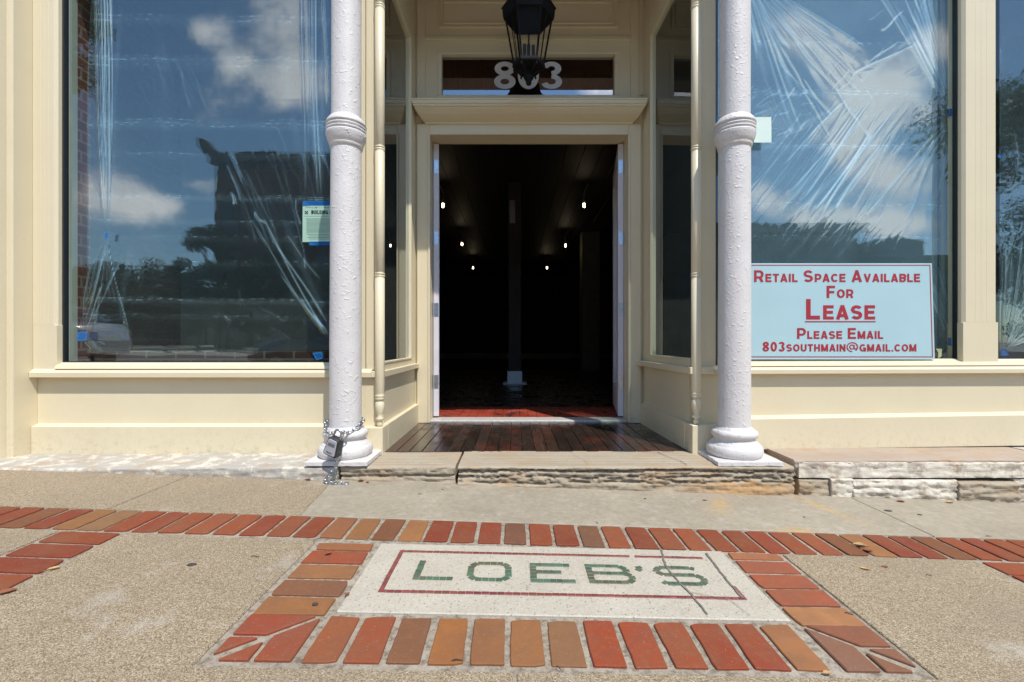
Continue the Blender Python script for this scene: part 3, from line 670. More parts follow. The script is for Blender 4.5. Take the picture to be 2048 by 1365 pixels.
# display windows
def post(mb, x0, x1, zs, ztop, cl, cr, zb):
    """square below the chamfer stop, fluted and chamfered above it"""
    mb.box(x0, x1, YF, 3.10, zb, zs, .0015)
    c = .018
    pts = [(x0 + (c if cl else 0), YF)]
    n = 3; w_ = (x1 - x0); a = x0 + .2 * w_; b = x1 - .2 * w_
    for i in range(n):
        xx = x0 + w_ * (.34 + .16 * i); pts += [(xx - .002, YF), (xx, YF + .0010), (xx + .002, YF)]
    pts.append((x1 - (c if cr else 0), YF))
    if cr: pts += [(x1 - .003, YF + .016), (x1 - .003, 3.10)]
    else: pts.append((x1, 3.10))
    if cl: pts += [(x0 + .003, 3.10), (x0 + .003, YF + .016)]
    else: pts.append((x0, 3.10))
    mb.prism([(x, y, zs) for x, y in pts], (0, 0, ztop - zs))
ZH = 3.42
def window(x0, x1, zb, posts, film=None):
    mb = MB()
    for p in posts: post(mb, *p)
    mb.box(x0 - .02, x1 + .02, YF, 3.10, ZH, ZH + .12, .003)
    fr_ = P('window_frame', mb)
    mb = MB(); y0, y1 = 3.03, 3.06
    mb.box(x0, x0 + .014, y0, y1, zb, ZH, 0); mb.box(x1 - .014, x1, y0, y1, zb, ZH, 0); mb.box(x0 + .014, x1 - .014, y0, y1, zb, zb + .010, 0); mb.box(x0 + .014, x1 - .014, y0, y1, ZH - .01, ZH, 0)
    P('gasket', mb, GASKET, fr_)
    mb = MB(); mb.poly([(x0 + .012, 3.05, zb), (x1 - .012, 3.05, zb), (x1 - .012, 3.05, ZH), (x0 + .012, 3.05, ZH)]); P('glass', mb, GLASS, fr_, fix=False)
window(-3.016, -1.03, .704, [(-3.168, -3.013, .955, ZH, False, True, .66), (-1.035, -.984, .70, ZH, False, False, .66), (-.978, -.915, .70, ZH, False, False, .66)])
window(1.315, 2.955, .722, [(1.205, 1.318, .71, ZH, False, False, .675), (2.945, 3.176, .972, ZH, True, True, .68)])
window(3.172, 4.75, .728, [(4.7, 4.85, .98, ZH, True, False, .68)])
# corner colonettes with turned drops
def colonette(x):
    z0 = .306 if x > 0 else .292; y = 2.972; r = .031
    pr = [(.004, z0), (.016, z0 + .002), (.020, z0 + .02), (.013, z0 + .036), (.025, z0 + .046), (.027, z0 + .055), (.016, z0 + .066), (.022, z0 + .082), (.030, z0 + .115), (.031, z0 + .14), (.027, z0 + .16), (.019, z0 + .172), (.029, z0 + .176), (.031, z0 + .184), (.027, z0 + .191), (.031, z0 + .196), (.031, z0 + .206), (.027, z0 + .211), (r, z0 + .218)]
    for zb in (1.28, 2.105, 3.03):
        pr += [(r, zb - .02), (r - .004, zb - .017), (r + .002, zb - .010), (r + .002, zb - .002), (r - .005, zb), (r + .002, zb + .003), (r + .002, zb + .012), (r - .004, zb + .017), (r, zb + .02)]
    pr += [(r, 3.70)]
    mb = MB(); mb.lathe(x, y, pr, 28); P('colonette', mb)
colonette(-.883); colonette(1.183)
# recessed entry: side glazing, dado, ceiling
def side(xf, xb, glass_y1, sgn):
    """side wall of the entry running from the corner post back to the door wall"""
    def X(y, o=0): return xf + (xb - xf) * (y - 2.93) / 1.12 + o * sgn
    def run(mb, y0, y1, z0, z1, o0, o1, b=.002):
        mb.prism([(X(y0, o0), y0, z0), (X(y1, o0), y1, z0), (X(y1, o1), y1, z0), (X(y0, o1), y0, z0)], (0, 0, z1 - z0), b)
    zb = .293 if sgn < 0 else .306; zs = .654 if sgn < 0 else .678
    mb = MB(); run(mb, 3.061, 4.048, .112, zb, 0, .05); P('baseboard', mb)
    mb = MB(); run(mb, 3.061, 4.048, zb - .02, zs - .03, .032, .06, 0); P('dado_panel', mb)
    mb = MB(); run(mb, 3.03, 4.0, zs, zs + .045, .026, .075); run(mb, glass_y1, 4.048, zs, 3.95, .028, .075); run(mb, 2.999, glass_y1, 3.42, 3.70, .03, .075)
    run(mb, glass_y1 - .015, glass_y1, zs + .045, 3.42, .022, .05); run(mb, 3.02, glass_y1 - .015, zs + .045, zs + .058, .022, .05)
    run(mb, 2.999, 4.048, 3.70, 4.0, .03, .075)
    f = P('side_frame', mb)
    mb = MB(); y0, y1 = 2.995, glass_y1
    mb.poly([(X(y0, .045), y0, zs + .03), (X(y1, .045), y1, zs + .03), (X(y1, .045), y1, 3.425), (X(y0, .045), y0, 3.425)]); P('glass', mb, GLASS, f, fix=False)
side(-.853, -.853, 3.86, -1); side(1.143, 1.108, 3.84, 1)
WOODC = M('brown_board_ceiling', (.26, .14, .09), (.20, .105, .07), 6, rough=.55, stretch=(8, .6, 1), bump=.2)
mb = MB()
for i in range(17): mb.box(-.9 + i * .125, -.777 + i * .125, 2.96, 4.3, 4.0, 4.03, .003)
mb.box(-.95, 1.25, 2.97, 4.3, 4.032, 4.2, 0)
P('ceiling', mb, WOODC)
# door wall
YD = 4.05
mb = MB()
mb.box(-.93, -.868, YD, 4.16, .12, 3.04, 0); mb.box(1.118, 1.2, YD, 4.16, .12, 3.04, 0)
mb.box(-.93, 1.2, YD + .001, 4.16, 2.71, 3.03, 0)
mb.box(-.93, -.66, YD, 4.12, 3.03, 3.42, 0); mb.box(.892, 1.2, YD, 4.12, 3.03, 3.42, 0); mb.box(-.93, 1.2, YD, 4.12, 3.42, 4.0, 0)
P('entry_wall', mb)
mb = MB()
for (a, b, c, d) in ((-.866, -.757, .125, 2.772), (1.006, 1.115, .125, 2.772)): mb.box(a, b, 4.022, 4.06, c, d, .003)
mb.box(-.7565, 1.0055, 4.022, 4.06, 2.682, 2.772, .003)
mb.box(-.769, -.7505, 4.012, 4.03, .127, 2.69, .004); mb.box(1.0, 1.0185, 4.012, 4.03, .127, 2.69, .004); mb.box(-.7505, 1.0, 4.012, 4.03, 2.672, 2.69, .004)
mb.box(-.7855, -.760, 4.06, 4.25, .127, 2.70, 0); mb.box(1.006, 1.03, 4.06, 4.25, .127, 2.70, 0); mb.box(-.760, 1.006, 4.06, 4.25, 2.688, 2.71, 0)
df = P('door_frame', mb)
mb = MB(); prof = [(4.02, 2.762), (4.005, 2.764), (4.0, 2.777), (3.985, 2.779), (3.968, 2.784), (3.945, 2.793), (3.918, 2.807), (3.893, 2.825), (3.878, 2.838), (3.872, 2.846), (3.86, 2.847), (3.858, 2.861), (3.848, 2.864), (3.846, 2.888), (3.838, 2.892), (3.838, 2.902), (4.05, 2.915)]
rr = []
for (y, z) in prof:
    o = (4.02 - y) * .52 if z < 2.9 else .095
    rr.append([(-.782 - o, y, z), (1.03 + o * .95, y, z), (1.03 + o * .95, 4.052, z), (-.782 - o, 4.052, z)])
mb.rings(rr, False); P('cornice', mb)
mb = MB()
mb.box(-.80, 1.03, 4.028, 4.055, 3.515, 3.55, .004)
mb.box(-.87, -.795, 4.036, 4.055, 2.92, 3.99, .003); mb.box(1.025, 1.1, 4.036, 4.055, 2.92, 3.99, .003)
for (a, b, c, d, o) in ((-.68, .915, 3.632, 3.905, 0), (-.638, .872, 3.668, 3.872, .004)):
    t_ = .016
    mb.box(a, b, 4.034 + o, 4.055, c, c + t_, .004); mb.box(a, b, 4.034 + o, 4.055, d - t_, d, .004); mb.box(a, a + t_, 4.034 + o, 4.055, c + t_, d - t_, .004); mb.box(b - t_, b, 4.034 + o, 4.055, c + t_, d - t_, .004)
P('overdoor_panel', mb)
tr = MB()
for (a, b, c, d) in ((-.69, .925, 3.40, 3.43), (-.69, .925, 3.005, 3.038), (-.69, -.652, 3.038, 3.40), (.886, .925, 3.038, 3.40)): tr.box(a, b, 4.042, 4.10, c, d, .003)
tw = P('transom_window', tr)
mb = MB(); mb.poly([(-.655, 4.085, 3.03), (.89, 4.085, 3.03), (.89, 4.085, 3.41), (-.655, 4.085, 3.41)]); P('glass', mb, glass_mat('transom_glass', .34, (.6, .6, .6)), tw, fix=False)
mb = lettering([('803', 1, .165)], lambda a, b, li: (U(988 + 137 * a, 4.07), 4.078 - .0002 * li, Z(177 - 55 * b, 4.07)), gap=.06)
P('house_number', mb, M('grey_white_vinyl', (.62, .62, .62), rough=.6), tw)
# threshold, porch boards, doors folded inwards
mb = MB(); mb.box(-.76, 1.006, 4.06, 4.24, .118, .142, .006); P('threshold', mb, M('pale_threshold', (.5, .48, .44), (.4, .38, .35), 30, rough=.45), df)
def planks(mb, x0, x1, y0, y1, wd, z, gap=.0035, bv=.002):
    x = x0
    while x < x1 - .01:
        e = min(x + wd - gap, x1); k = rng.uniform(.55, 1.25); r_ = rng.random()
        c = (.042 * k, .028 * k, .021 * k) if r_ < .75 else (.07 * k, .033 * k, .022 * k)
        mb.box(x, e, y0, y1, z - .03, z + rng.uniform(-.0012, .0012), bv, 1, c); x += wd
def wood_mat(name, rough, red=.3, redc=(.13, .03, .018), rl=.52, rh=.68):
    m, t, b = nodes(name); a = N(t, 'ShaderNodeAttribute', attribute_name='Col'); p = pos(t, (16, 1.1, 1))
    g_ = noi(t, p, 3, 8, .65); c = mixc_(t, ramp(t, g_, [(.35, (0, 0, 0)), (.7, (1, 1, 1))]), a.outputs['Color'], (.022, .014, .011))
    c = mixc_(t, mth(t, 'MULTIPLY', ramp(t, noi(t, pos(t, (2.2, 1, 1)), 3.2, 6), [(rl, (0, 0, 0)), (rh, (1, 1, 1))]), red), c, redc)
    c = mixc_(t, ramp(t, noi(t, pos(t, (40, 3, 1)), 5, 5, .7), [(.66, (0, 0, 0)), (.74, (.8, .8, .8))]), c, (.20, .16, .13))
    c = mixc_(t, ramp(t, noi(t, pos(t), 160, 2), [(.735, (0, 0, 0)), (.75, (1, 1, 1))]), c, (.55, .50, .45))
    t.links.new(c, b.inputs['Base Color'])
    t.links.new(ramp(t, noi(t, pos(t), 5, 5), [(.4, (rough * .45,) * 3), (.65, (rough * 1.5,) * 3)]), b.inputs['Roughness'])
    bumpn(t, b, mth(t, 'ADD', g_, mth(t, 'MULTIPLY', noi(t, p, 14, 5), .5)), .35, .003); return m
mb = MB(); planks(mb, -.86, 1.15, 2.985, 4.06, .083, .124); P('porch_floor', mb, wood_mat('wet_porch_boards', .24, .5))
mb = MB(); mb.box(-1, 1.3, 2.99, 4.3, .05, .092, 0); P('floor_bed', mb, DARK)
PALE = M('pale_door_paint', (.66, .64, .68), (.60, .58, .62), 6, rough=.45)
def leaf(hx, ang, sgn):
    ca, sa = math.cos(R(ang)), math.sin(R(ang)); oy = 4.20
    def tf(v): return Vector((hx + sgn * (v.x * ca) , oy + v.x * sa + 0, v.z)) + Vector((sgn * v.y * sa, -v.y * ca, 0))
    mb = MB(); Wd, th = .86, .05
    mb.box(0, Wd, -.0, th, .155, .40, .002); mb.box(0, Wd, 0, th, 2.5, 2.672, .002); mb.box(0, .12, 0, th, .4, 2.5, .002); mb.box(Wd - .12, Wd, 0, th, .4, 2.5, .002)
    d = P('door', mb.xf(tf), PALE)
    mb = MB(); mb.box(.12, Wd - .12, .02, .026, .4, 2.5, 0); P('pane', mb.xf(tf), glass_mat('door_glass', .1), d)
    for z in (2.46, 1.80, 1.14, .475):
        mb = MB(); x_e = hx - sgn * .003
        mb.box(-.0035, -.0005, .006, th - .004, z - .062, z + .062, .0005)
        mb.xf(tf); mb.tube([(hx + sgn * -.010, oy - .012, z - .062), (hx + sgn * -.010, oy - .012, z + .062)], .007, 8)
        mb.box(min(hx - sgn * .012, hx - sgn * .015), max(hx - sgn * .012, hx - sgn * .015), oy - .05, oy - .015, z - .062, z + .062, 0)
        P('hinge', mb, STEEL, d)
leaf(-.753, 99, 1)
leaf(1.002, 99, -1)
# room behind the doors
FL = M('dark_room_boards', (.035, .024, .018), (.05, .032, .022), 3, rough=.4, stretch=(12, .5, 1), bump=.2)
mb = MB(); planks(mb, -4.6, 5.4, 4.95, 18.6, .083, .130, bv=0); mb.box(-4.6, 5.4, 4.24, 18.6, .05, .098, 0); P('room_floor', mb, wood_mat('shaded_room_boards', .45, .4, (.12, .035, .022)))  # floor beyond the sun patch, coloured dark brown to stand for shade
mb = MB(); planks(mb, -4.6, 5.4, 4.24, 4.947, .083, .130, bv=0); P('sunlit_boards', mb, wood_mat('sunlit_red_boards', .5, .93, (.30, .045, .025), .30, .42))  # same floor, painted redder and brighter to stand for the sun patch
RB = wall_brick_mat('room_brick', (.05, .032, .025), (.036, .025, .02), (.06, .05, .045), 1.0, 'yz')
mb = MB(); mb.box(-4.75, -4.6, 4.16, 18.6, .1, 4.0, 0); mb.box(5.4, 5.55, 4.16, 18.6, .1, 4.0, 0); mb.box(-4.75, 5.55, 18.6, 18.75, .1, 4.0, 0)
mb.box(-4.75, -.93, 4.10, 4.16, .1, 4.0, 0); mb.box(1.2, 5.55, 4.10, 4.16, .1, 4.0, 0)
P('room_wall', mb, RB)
mb = MB()
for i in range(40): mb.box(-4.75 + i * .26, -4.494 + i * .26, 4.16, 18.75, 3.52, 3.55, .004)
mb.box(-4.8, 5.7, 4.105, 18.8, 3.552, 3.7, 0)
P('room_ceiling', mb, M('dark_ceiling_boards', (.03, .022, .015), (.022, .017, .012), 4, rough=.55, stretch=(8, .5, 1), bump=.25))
mb = MB(); mb.box(-4.6, 5.4, 18.55, 18.6, .13, .36, .005); P('room_skirting', mb, M('pale_skirting', (.30, .29, .26), rough=.5))
PLS = M('dull_green_plaster', (.20, .20, .15), (.16, .16, .12), 5, rough=.8)
for (a, b) in ((1.62, 2.05), (2.45, 3.0), (-2.2, -1.95)):
    mb = MB(); mb.box(a, b, 11.0, 11.4, .13, 3.5, .005); P('room_pier', mb, PLS)
mb = MB(); mb.box(-.115, .105, 7.62, 7.84, .13, 3.52, .01); rc = P('room_column', mb, M('brown_wood_post', (.05, .034, .026), (.038, .027, .02), 5, rough=.7, stretch=(6, 6, .5), bump=.3))
mb = MB(); mb.box(-.13, .12, 7.595, 7.865, .145, .345, .008); mb.box(-.2, .19, 7.52, 7.93, .131, .149, .003); P('column_base', mb, M('white_base_block', (.9, .9, .9), rough=.4), rc)
mb = MB(); mb.box(-.09, .0, 7.60, 7.62, 2.82, 3.2, .004); P('switch_board', mb, M('grey_board', (.3, .3, .3)), rc)
# display bays behind the big windows
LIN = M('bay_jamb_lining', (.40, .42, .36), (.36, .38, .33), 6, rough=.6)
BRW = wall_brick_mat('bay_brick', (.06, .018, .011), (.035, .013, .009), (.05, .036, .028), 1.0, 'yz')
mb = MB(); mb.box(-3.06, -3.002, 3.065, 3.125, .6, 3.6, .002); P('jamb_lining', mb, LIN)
mb = MB(); mb.box(2.965, 3.16, 3.105, 3.17, .6, 3.6, .002); P('jamb_lining', mb, LIN)
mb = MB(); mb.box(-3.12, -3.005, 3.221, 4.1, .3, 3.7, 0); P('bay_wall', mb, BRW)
mb = MB(); mb.box(-3.12, -3.003, 3.126, 3.22, .3, 3.7, 0); P('bay_wall_front', mb, wall_brick_mat('front_bay_brick', (.17, .052, .032), (.12, .04, .026), (.22, .17, .14), 1.0, 'yz'))  # front strip of bay_wall; brick behind it is coloured darker to stand for shade
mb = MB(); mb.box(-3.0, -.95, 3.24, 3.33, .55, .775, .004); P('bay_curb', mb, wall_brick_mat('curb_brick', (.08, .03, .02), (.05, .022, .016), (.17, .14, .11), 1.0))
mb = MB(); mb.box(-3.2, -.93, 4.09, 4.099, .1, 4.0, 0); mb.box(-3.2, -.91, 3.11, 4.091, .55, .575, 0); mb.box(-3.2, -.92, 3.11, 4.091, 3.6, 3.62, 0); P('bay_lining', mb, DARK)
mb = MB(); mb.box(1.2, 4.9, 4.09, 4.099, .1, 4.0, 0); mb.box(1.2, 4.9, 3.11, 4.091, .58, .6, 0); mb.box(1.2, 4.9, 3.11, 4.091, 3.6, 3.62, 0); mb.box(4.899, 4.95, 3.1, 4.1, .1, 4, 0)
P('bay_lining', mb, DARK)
# wall above
mb = MB(); mb.box(-3.19, -.905, 2.985, 3.2, 3.54, 7, 0); mb.box(1.205, 4.85, 2.985, 3.2, 3.54, 7, 0); mb.box(-.905, 1.205, 2.985, 3.2, 3.722, 7, 0); mb.box(-12, -4.4, 2.9, 3.2, -.2, 7, 0); mb.box(4.85, 14, 2.9, 3.2, -.6, 7, 0)
P('upper_wall', mb)
mb = MB(); mb.box(-.9, 1.2, 3.201, 3.24, 3.72, 3.998, .003); mb.box(-.9, 1.2, 3.0, 3.24, 3.70, 3.719, .003)
for z in (3.78, 3.89): mb.box(-.9, 1.2, 3.241, 3.247, z, z + .008, 0)
P('soffit_board', mb, WOODC)

# ------------------------------------------------------------------ cast iron columns
def column(x, label, chips):
    c = root('iron_column', (x, 2.81, .128), label, 'column', 'cast iron columns flanking the doorway')
    mb = MB(); mb.lathe(x, 2.81, [(.0945, .315), (.0935, 1.0), (.0905, 2.03), (.088, 2.2), (.0875, 4.0)], 48, jit=.0012, tilt=(.0022, 0)); part('shaft', mb, IRON, c)
    zc = 2.03; mb = MB()
    pr = [(.088, zc), (.096, zc + .004), (.100, zc + .02), (.099, zc + .026), (.103, zc + .03), (.110, zc + .05), (.115, zc + .066), (.120, zc + .085), (.119, zc + .093), (.109, zc + .097), (.118, zc + .103), (.119, zc + .112), (.109, zc + .117), (.118, zc + .123), (.118, zc + .132), (.109, zc + .137), (.120, zc + .142), (.119, zc + .152), (.110, zc + .17), (.098, zc + .185), (.089, zc + .192)]
    mb.lathe(x + .005, 2.81, pr, 48, jit=.0016, tilt=(.0, 0)); part('ring', mb, IRON, c)
    mb = MB(); pr = [(.147, .150), (.158, .163), (.162, .182), (.158, .203), (.149, .216), (.142, .219), (.141, .224), (.134, .23), (.122, .241), (.117, .252), (.118, .262), (.127, .266), (.132, .276), (.133, .288), (.128, .30), (.119, .306), (.110, .309), (.110, .316), (.098, .321), (.095, .33)]
    mb.lathe(x + .002, 2.81, pr, 56, jit=.003); part('base', mb, IRON, c)
    mb = MB(); t = bmesh.new(); bmesh.ops.create_grid(t, x_segments=30, y_segments=30, size=.5); V = {}
    hw = .182 if x < 0 else .187; y0, y1 = 2.638, 2.975; cx = x + (.008 if x < 0 else .018)
    top = []; n = 31
    for j in range(n):
        for i in range(n):
            X = cx + (i / 30 - .5) * 2 * hw; Y = y0 + (y1 - y0) * j / 30
            e = max(abs(i / 30 - .5), abs(j / 30 - .5)) > .49
            q = mnoise.noise(Vector((X * 14, Y * 14, x)))
            if e:
                X += .006 * q + .004 * mnoise.noise(Vector((X * 50, Y * 50, x))); Y += .005 * mnoise.noise(Vector((X * 26, Y * 26, 3 + x)))
            top.append((X, Y, .150 + .002 * q - (.003 if e else 0)))
    t.free(); A = [mb.bm.verts.new(p) for p in top]; B = [mb.bm.verts.new((p[0], p[1], .124 + .006 * max(0, mnoise.noise(Vector((p[0] * 16, p[1] * 16, 8)))))) for p in top]
    for j in range(n - 1):
        for i in range(n - 1):
            k = j * n + i; mb.bm.faces.new((A[k], A[k + 1], A[k + n + 1], A[k + n])); mb.bm.faces.new((B[k], B[k + n], B[k + n + 1], B[k + 1]))
    bd = [i for i in range(n)] + [j * n + n - 1 for j in range(1, n)] + [(n - 1) * n + i for i in range(n - 2, -1, -1)] + [j * n for j in range(n - 2, 0, -1)]
    for a, b in zip(bd, bd[1:] + bd[:1]): mb.bm.faces.new((A[a], B[a], B[b], A[b]))
    part('plinth', mb, IRON, c)
column(-1.047, 'white painted iron column with the key lock box chained to its foot', 0)
column(1.352, 'white painted iron column standing beside the lease sign', 1)
# ================================================================== THINGS ON THE STOREFRONT
# lease sign, leaning on the window
sgn = root('lease_sign', (2.17, 3.02, .72), 'pale blue lease sign with red lettering leaning on the right display window', 'sign')
SB, ST = (718, 3.008), (527, 3.040)
def sp_(u, v, o=0):                       # point on the leaning face of the sign
    k = (718 - v) / 191; d = 3.008 + k * .030
    return Vector((U(u, d), d - o, Z(v, d)))
SKY = M('pale_blue_board', (.385, .555, .585), (.365, .53, .56), 3, rough=.4, bump=.05, bscale=120)
mb = MB(); mb.prism([sp_(1482, 719), sp_(1870, 719), sp_(1864, 526.5), sp_(1482, 526.5)], (0, .005, 0), .001); part('board', mb, SKY, sgn)
REDP = M('dark_red_print', (.36, .018, .03), (.33, .016, .026), rough=.5)
LSH = M('pink_white_edge', (.85, .70, .72), rough=.5)
mb = MB()
def strip(u0, v0, u1, v1, w_, vert=False):
    if vert: mb.poly([sp_(u0, v0, .0012), sp_(u0 + w_, v0, .0012), sp_(u1 + w_, v1, .0012), sp_(u1, v1, .0012)])
    else: mb.poly([sp_(u0, v0, .0012), sp_(u1, v1, .0012), sp_(u1, v1 - w_, .0012), sp_(u0, v0 - w_, .0012)])
strip(1486, 714.5, 1865, 714.5, 1.7); strip(1486, 531.2, 1860.5, 531.2, 1.5); strip(1864, 714.5, 1858.8, 531, 1.7, True); strip(1486, 714.5, 1486, 531, 1.6, True)
part('border', mb, REDP, sgn)
def smallcaps(runs, u0, u1, vb, vcap, vsm):
    k = (vb - vsm) / (vb - vcap)
    rr = [(b, k if sm else 1.0, .205 if sm else .185) for b, sm in runs]
    return lettering(rr, lambda a, b, li: sp_(u0 + (u1 - u0) * a, vb - (vb - vcap) * b, .0016 + .00015 * li))
def words(s):
    out = []
    for i, wd in enumerate(s.split(' ')):
        if i: out.append((' ', False))
        out.append((wd[0].upper(), False)); out.append((wd[1:].upper(), True))
    return out
for runs, u0, u1, vb, vc, vs in ((words('Retail Space Available'), 1508, 1840, 564, 540.5, 547.5), (words('For'), 1653, 1706.5, 595.8, 571.5, 578.5),
        (words('Lease'), 1612, 1750, 638.8, 598, 610.5), (words('Please Email'), 1594, 1766, 677.6, 656, 662)):
    part('lettering', smallcaps(runs, u0, u1, vb, vc, vs), REDP, sgn)
part('lettering', smallcaps([('803', False), ('SOUTHMAIN', True), ('@', False), ('GMAIL.COM', True)], 1525, 1832.5, 702.8, 683.5, 688.3), REDP, sgn)
mb = MB(); strip(1609.5, 644.6, 1751, 644.6, 2.4); part('underline', mb, REDP, sgn)
# building notice taped inside the left window
YN = 3.0585
bn = root('building_notice', (U(638, YN), YN, Z(483, YN)), 'pale green printed building notice taped inside the left window behind the column', 'notice')
def fp(u, v, d): return (U(u, d), d, Z(v, d))
def rect(mb, u0, v0, u1, v1, d): mb.poly([fp(u0, v1, d), fp(u1, v1, d), fp(u1, v0, d), fp(u0, v0, d)])
mb = MB(); mb.prism([fp(605, 484, YN), fp(676, 484, YN), fp(676, 409, YN), fp(605.3, 409, YN)], (0, .0008, 0)); part('sheet', mb, M('pale_green_paper', (.62, .80, .68), (.58, .76, .64), rough=.7), bn)
INK = M('black_ink', (.02, .02, .02), rough=.6); INKG = M('grey_ink', (.2, .27, .24), rough=.6)
mb = lettering([('BUILDING PERMIT', 1, .26)], lambda a, b, li: fp(622.5 + 63 * a, 428.5 - 8 * b, YN - .0006 - .0001 * li), gap=.12)
part('heading', mb, INK, bn)
mb = MB(); d = YN - .0006
for (a, b, c, e) in ((609.5, 422, 612, 424.5), (613.5, 422, 616, 424.5), (609.5, 426, 612, 428.5), (613.5, 426, 616, 428.5)): rect(mb, a, b, c, e, d)
rect(mb, 611.6, 423.8, 614, 426.8, d - .0002)
part('emblem', mb, INK, bn)
mb = MB()
rect(mb, 609, 432.2, 672, 432.9, d); 
for i in range(13): rect(mb, 612 + (i % 3) * .7, 437 + i * 2.35, 669 - (i * 37 % 9), 437.8 + i * 2.35, d)
for i in range(4): rect(mb, 614 + i % 2 * 4, 468.5 + i * 3, 668 - (i * 5 % 7), 469.5 + i * 3, d)
for i in range(9): rect(mb, 612 + i * 6, 414 + (i * 7 % 3) * .5, 616.5 + i * 6, 415 + (i * 5 % 4) * .5, d)
part('small_print', mb, INKG, bn)
# note card
mb = MB(); mb.prism([fp(1508, 285, 3.047), fp(1543, 285, 3.047), fp(1542.5, 234, 3.047), fp(1508, 234, 3.047)], (0, .001, 0))
solo('note_card', mb, M('mint_card', (.68, .82, .74), rough=.6), (U(1525, 3.047), 3.047, Z(260, 3.047)), 'blank mint green card taped to the right window beside the ring of the column', 'card')
# strips of blue tape
def tape(pts, label, d=3.072):
    mb = MB(); P_ = [Vector(fp(u, v, d + rng.uniform(-.002, .002))) for u, v in pts]; n = 5; g = []
    for j in range(n + 1):
        a = P_[0].lerp(P_[3], j / n); b = P_[1].lerp(P_[2], j / n); row = []
        for i in range(n + 1):
            q = a.lerp(b, i / n); q.y += .003 * mnoise.noise(q * 60); q.z += .0012 * mnoise.noise(q * 90) * (j in (0, n)); row.append(mb.bm.verts.new(q))
        g.append(row)
    for j in range(n):
        for i in range(n): mb.bm.faces.new((g[j][i], g[j][i + 1], g[j + 1][i + 1], g[j + 1][i])).smooth = True
    c = sum(P_, Vector()) / 4
    t = bmesh.ops.solidify(mb.bm, geom=mb.bm.faces[:], thickness=.0006)
    solo('painters_tape', mb, TAPE, tuple(c), label, 'tape', 'blue tape on the windows')
tape([(156, 664), (175, 663), (173, 681), (154, 682)], 'blue tape square at the lower left corner of the left plastic sheet')
tape([(625, 706), (643, 703), (648, 716), (632, 720)], 'blue tape scrap low on the left window beside the column with the lock box')
tape([(210, 464), (217, 464), (216, 478), (209, 478)], 'narrow blue tape strip where the left window pleats gather')
tape([(605.5, 402), (676, 402), (676, 411), (605.5, 411)], 'long blue tape across the top of the building notice', 3.0565)
tape([(618, 483), (676, 483), (676, 490.5), (618, 490.5)], 'long blue tape across the bottom of the building notice', 3.0565)
tape([(1895, 218), (1911, 217), (1911, 233), (1895, 233)], 'blue tape square holding the right plastic sheet at its upper right edge')
tape([(1896, 675), (1913, 678), (1911, 694), (1895, 690)], 'blue tape square right of the lease sign near the window corner')
tape([(1996, 308), (2005, 309), (2004, 318), (1996, 316)], 'small blue tape bit on the edge of the far right window')
tape([(2001, 699), (2012, 697), (2019, 713), (2000, 713)], 'blue tape scrap at the bottom corner of the far right window')
tape([(1434, 234), (1442, 234), (1442, 246), (1434, 246)], 'small blue tape bit half hidden left of the right column ring')
mb = MB(); mb.prism([fp(1872, 697, 3.07), fp(1884, 698, 3.07), fp(1883, 712, 3.07), fp(1876, 719, 3.07), fp(1877, 706, 3.07)], (0, .001, 0))
solo('masking_tape', mb, M('yellow_tape', (.62, .56, .30), rough=.6), fp(1878, 708, 3.07), 'curled yellow masking tape beside the lower right corner of the lease sign', 'tape')

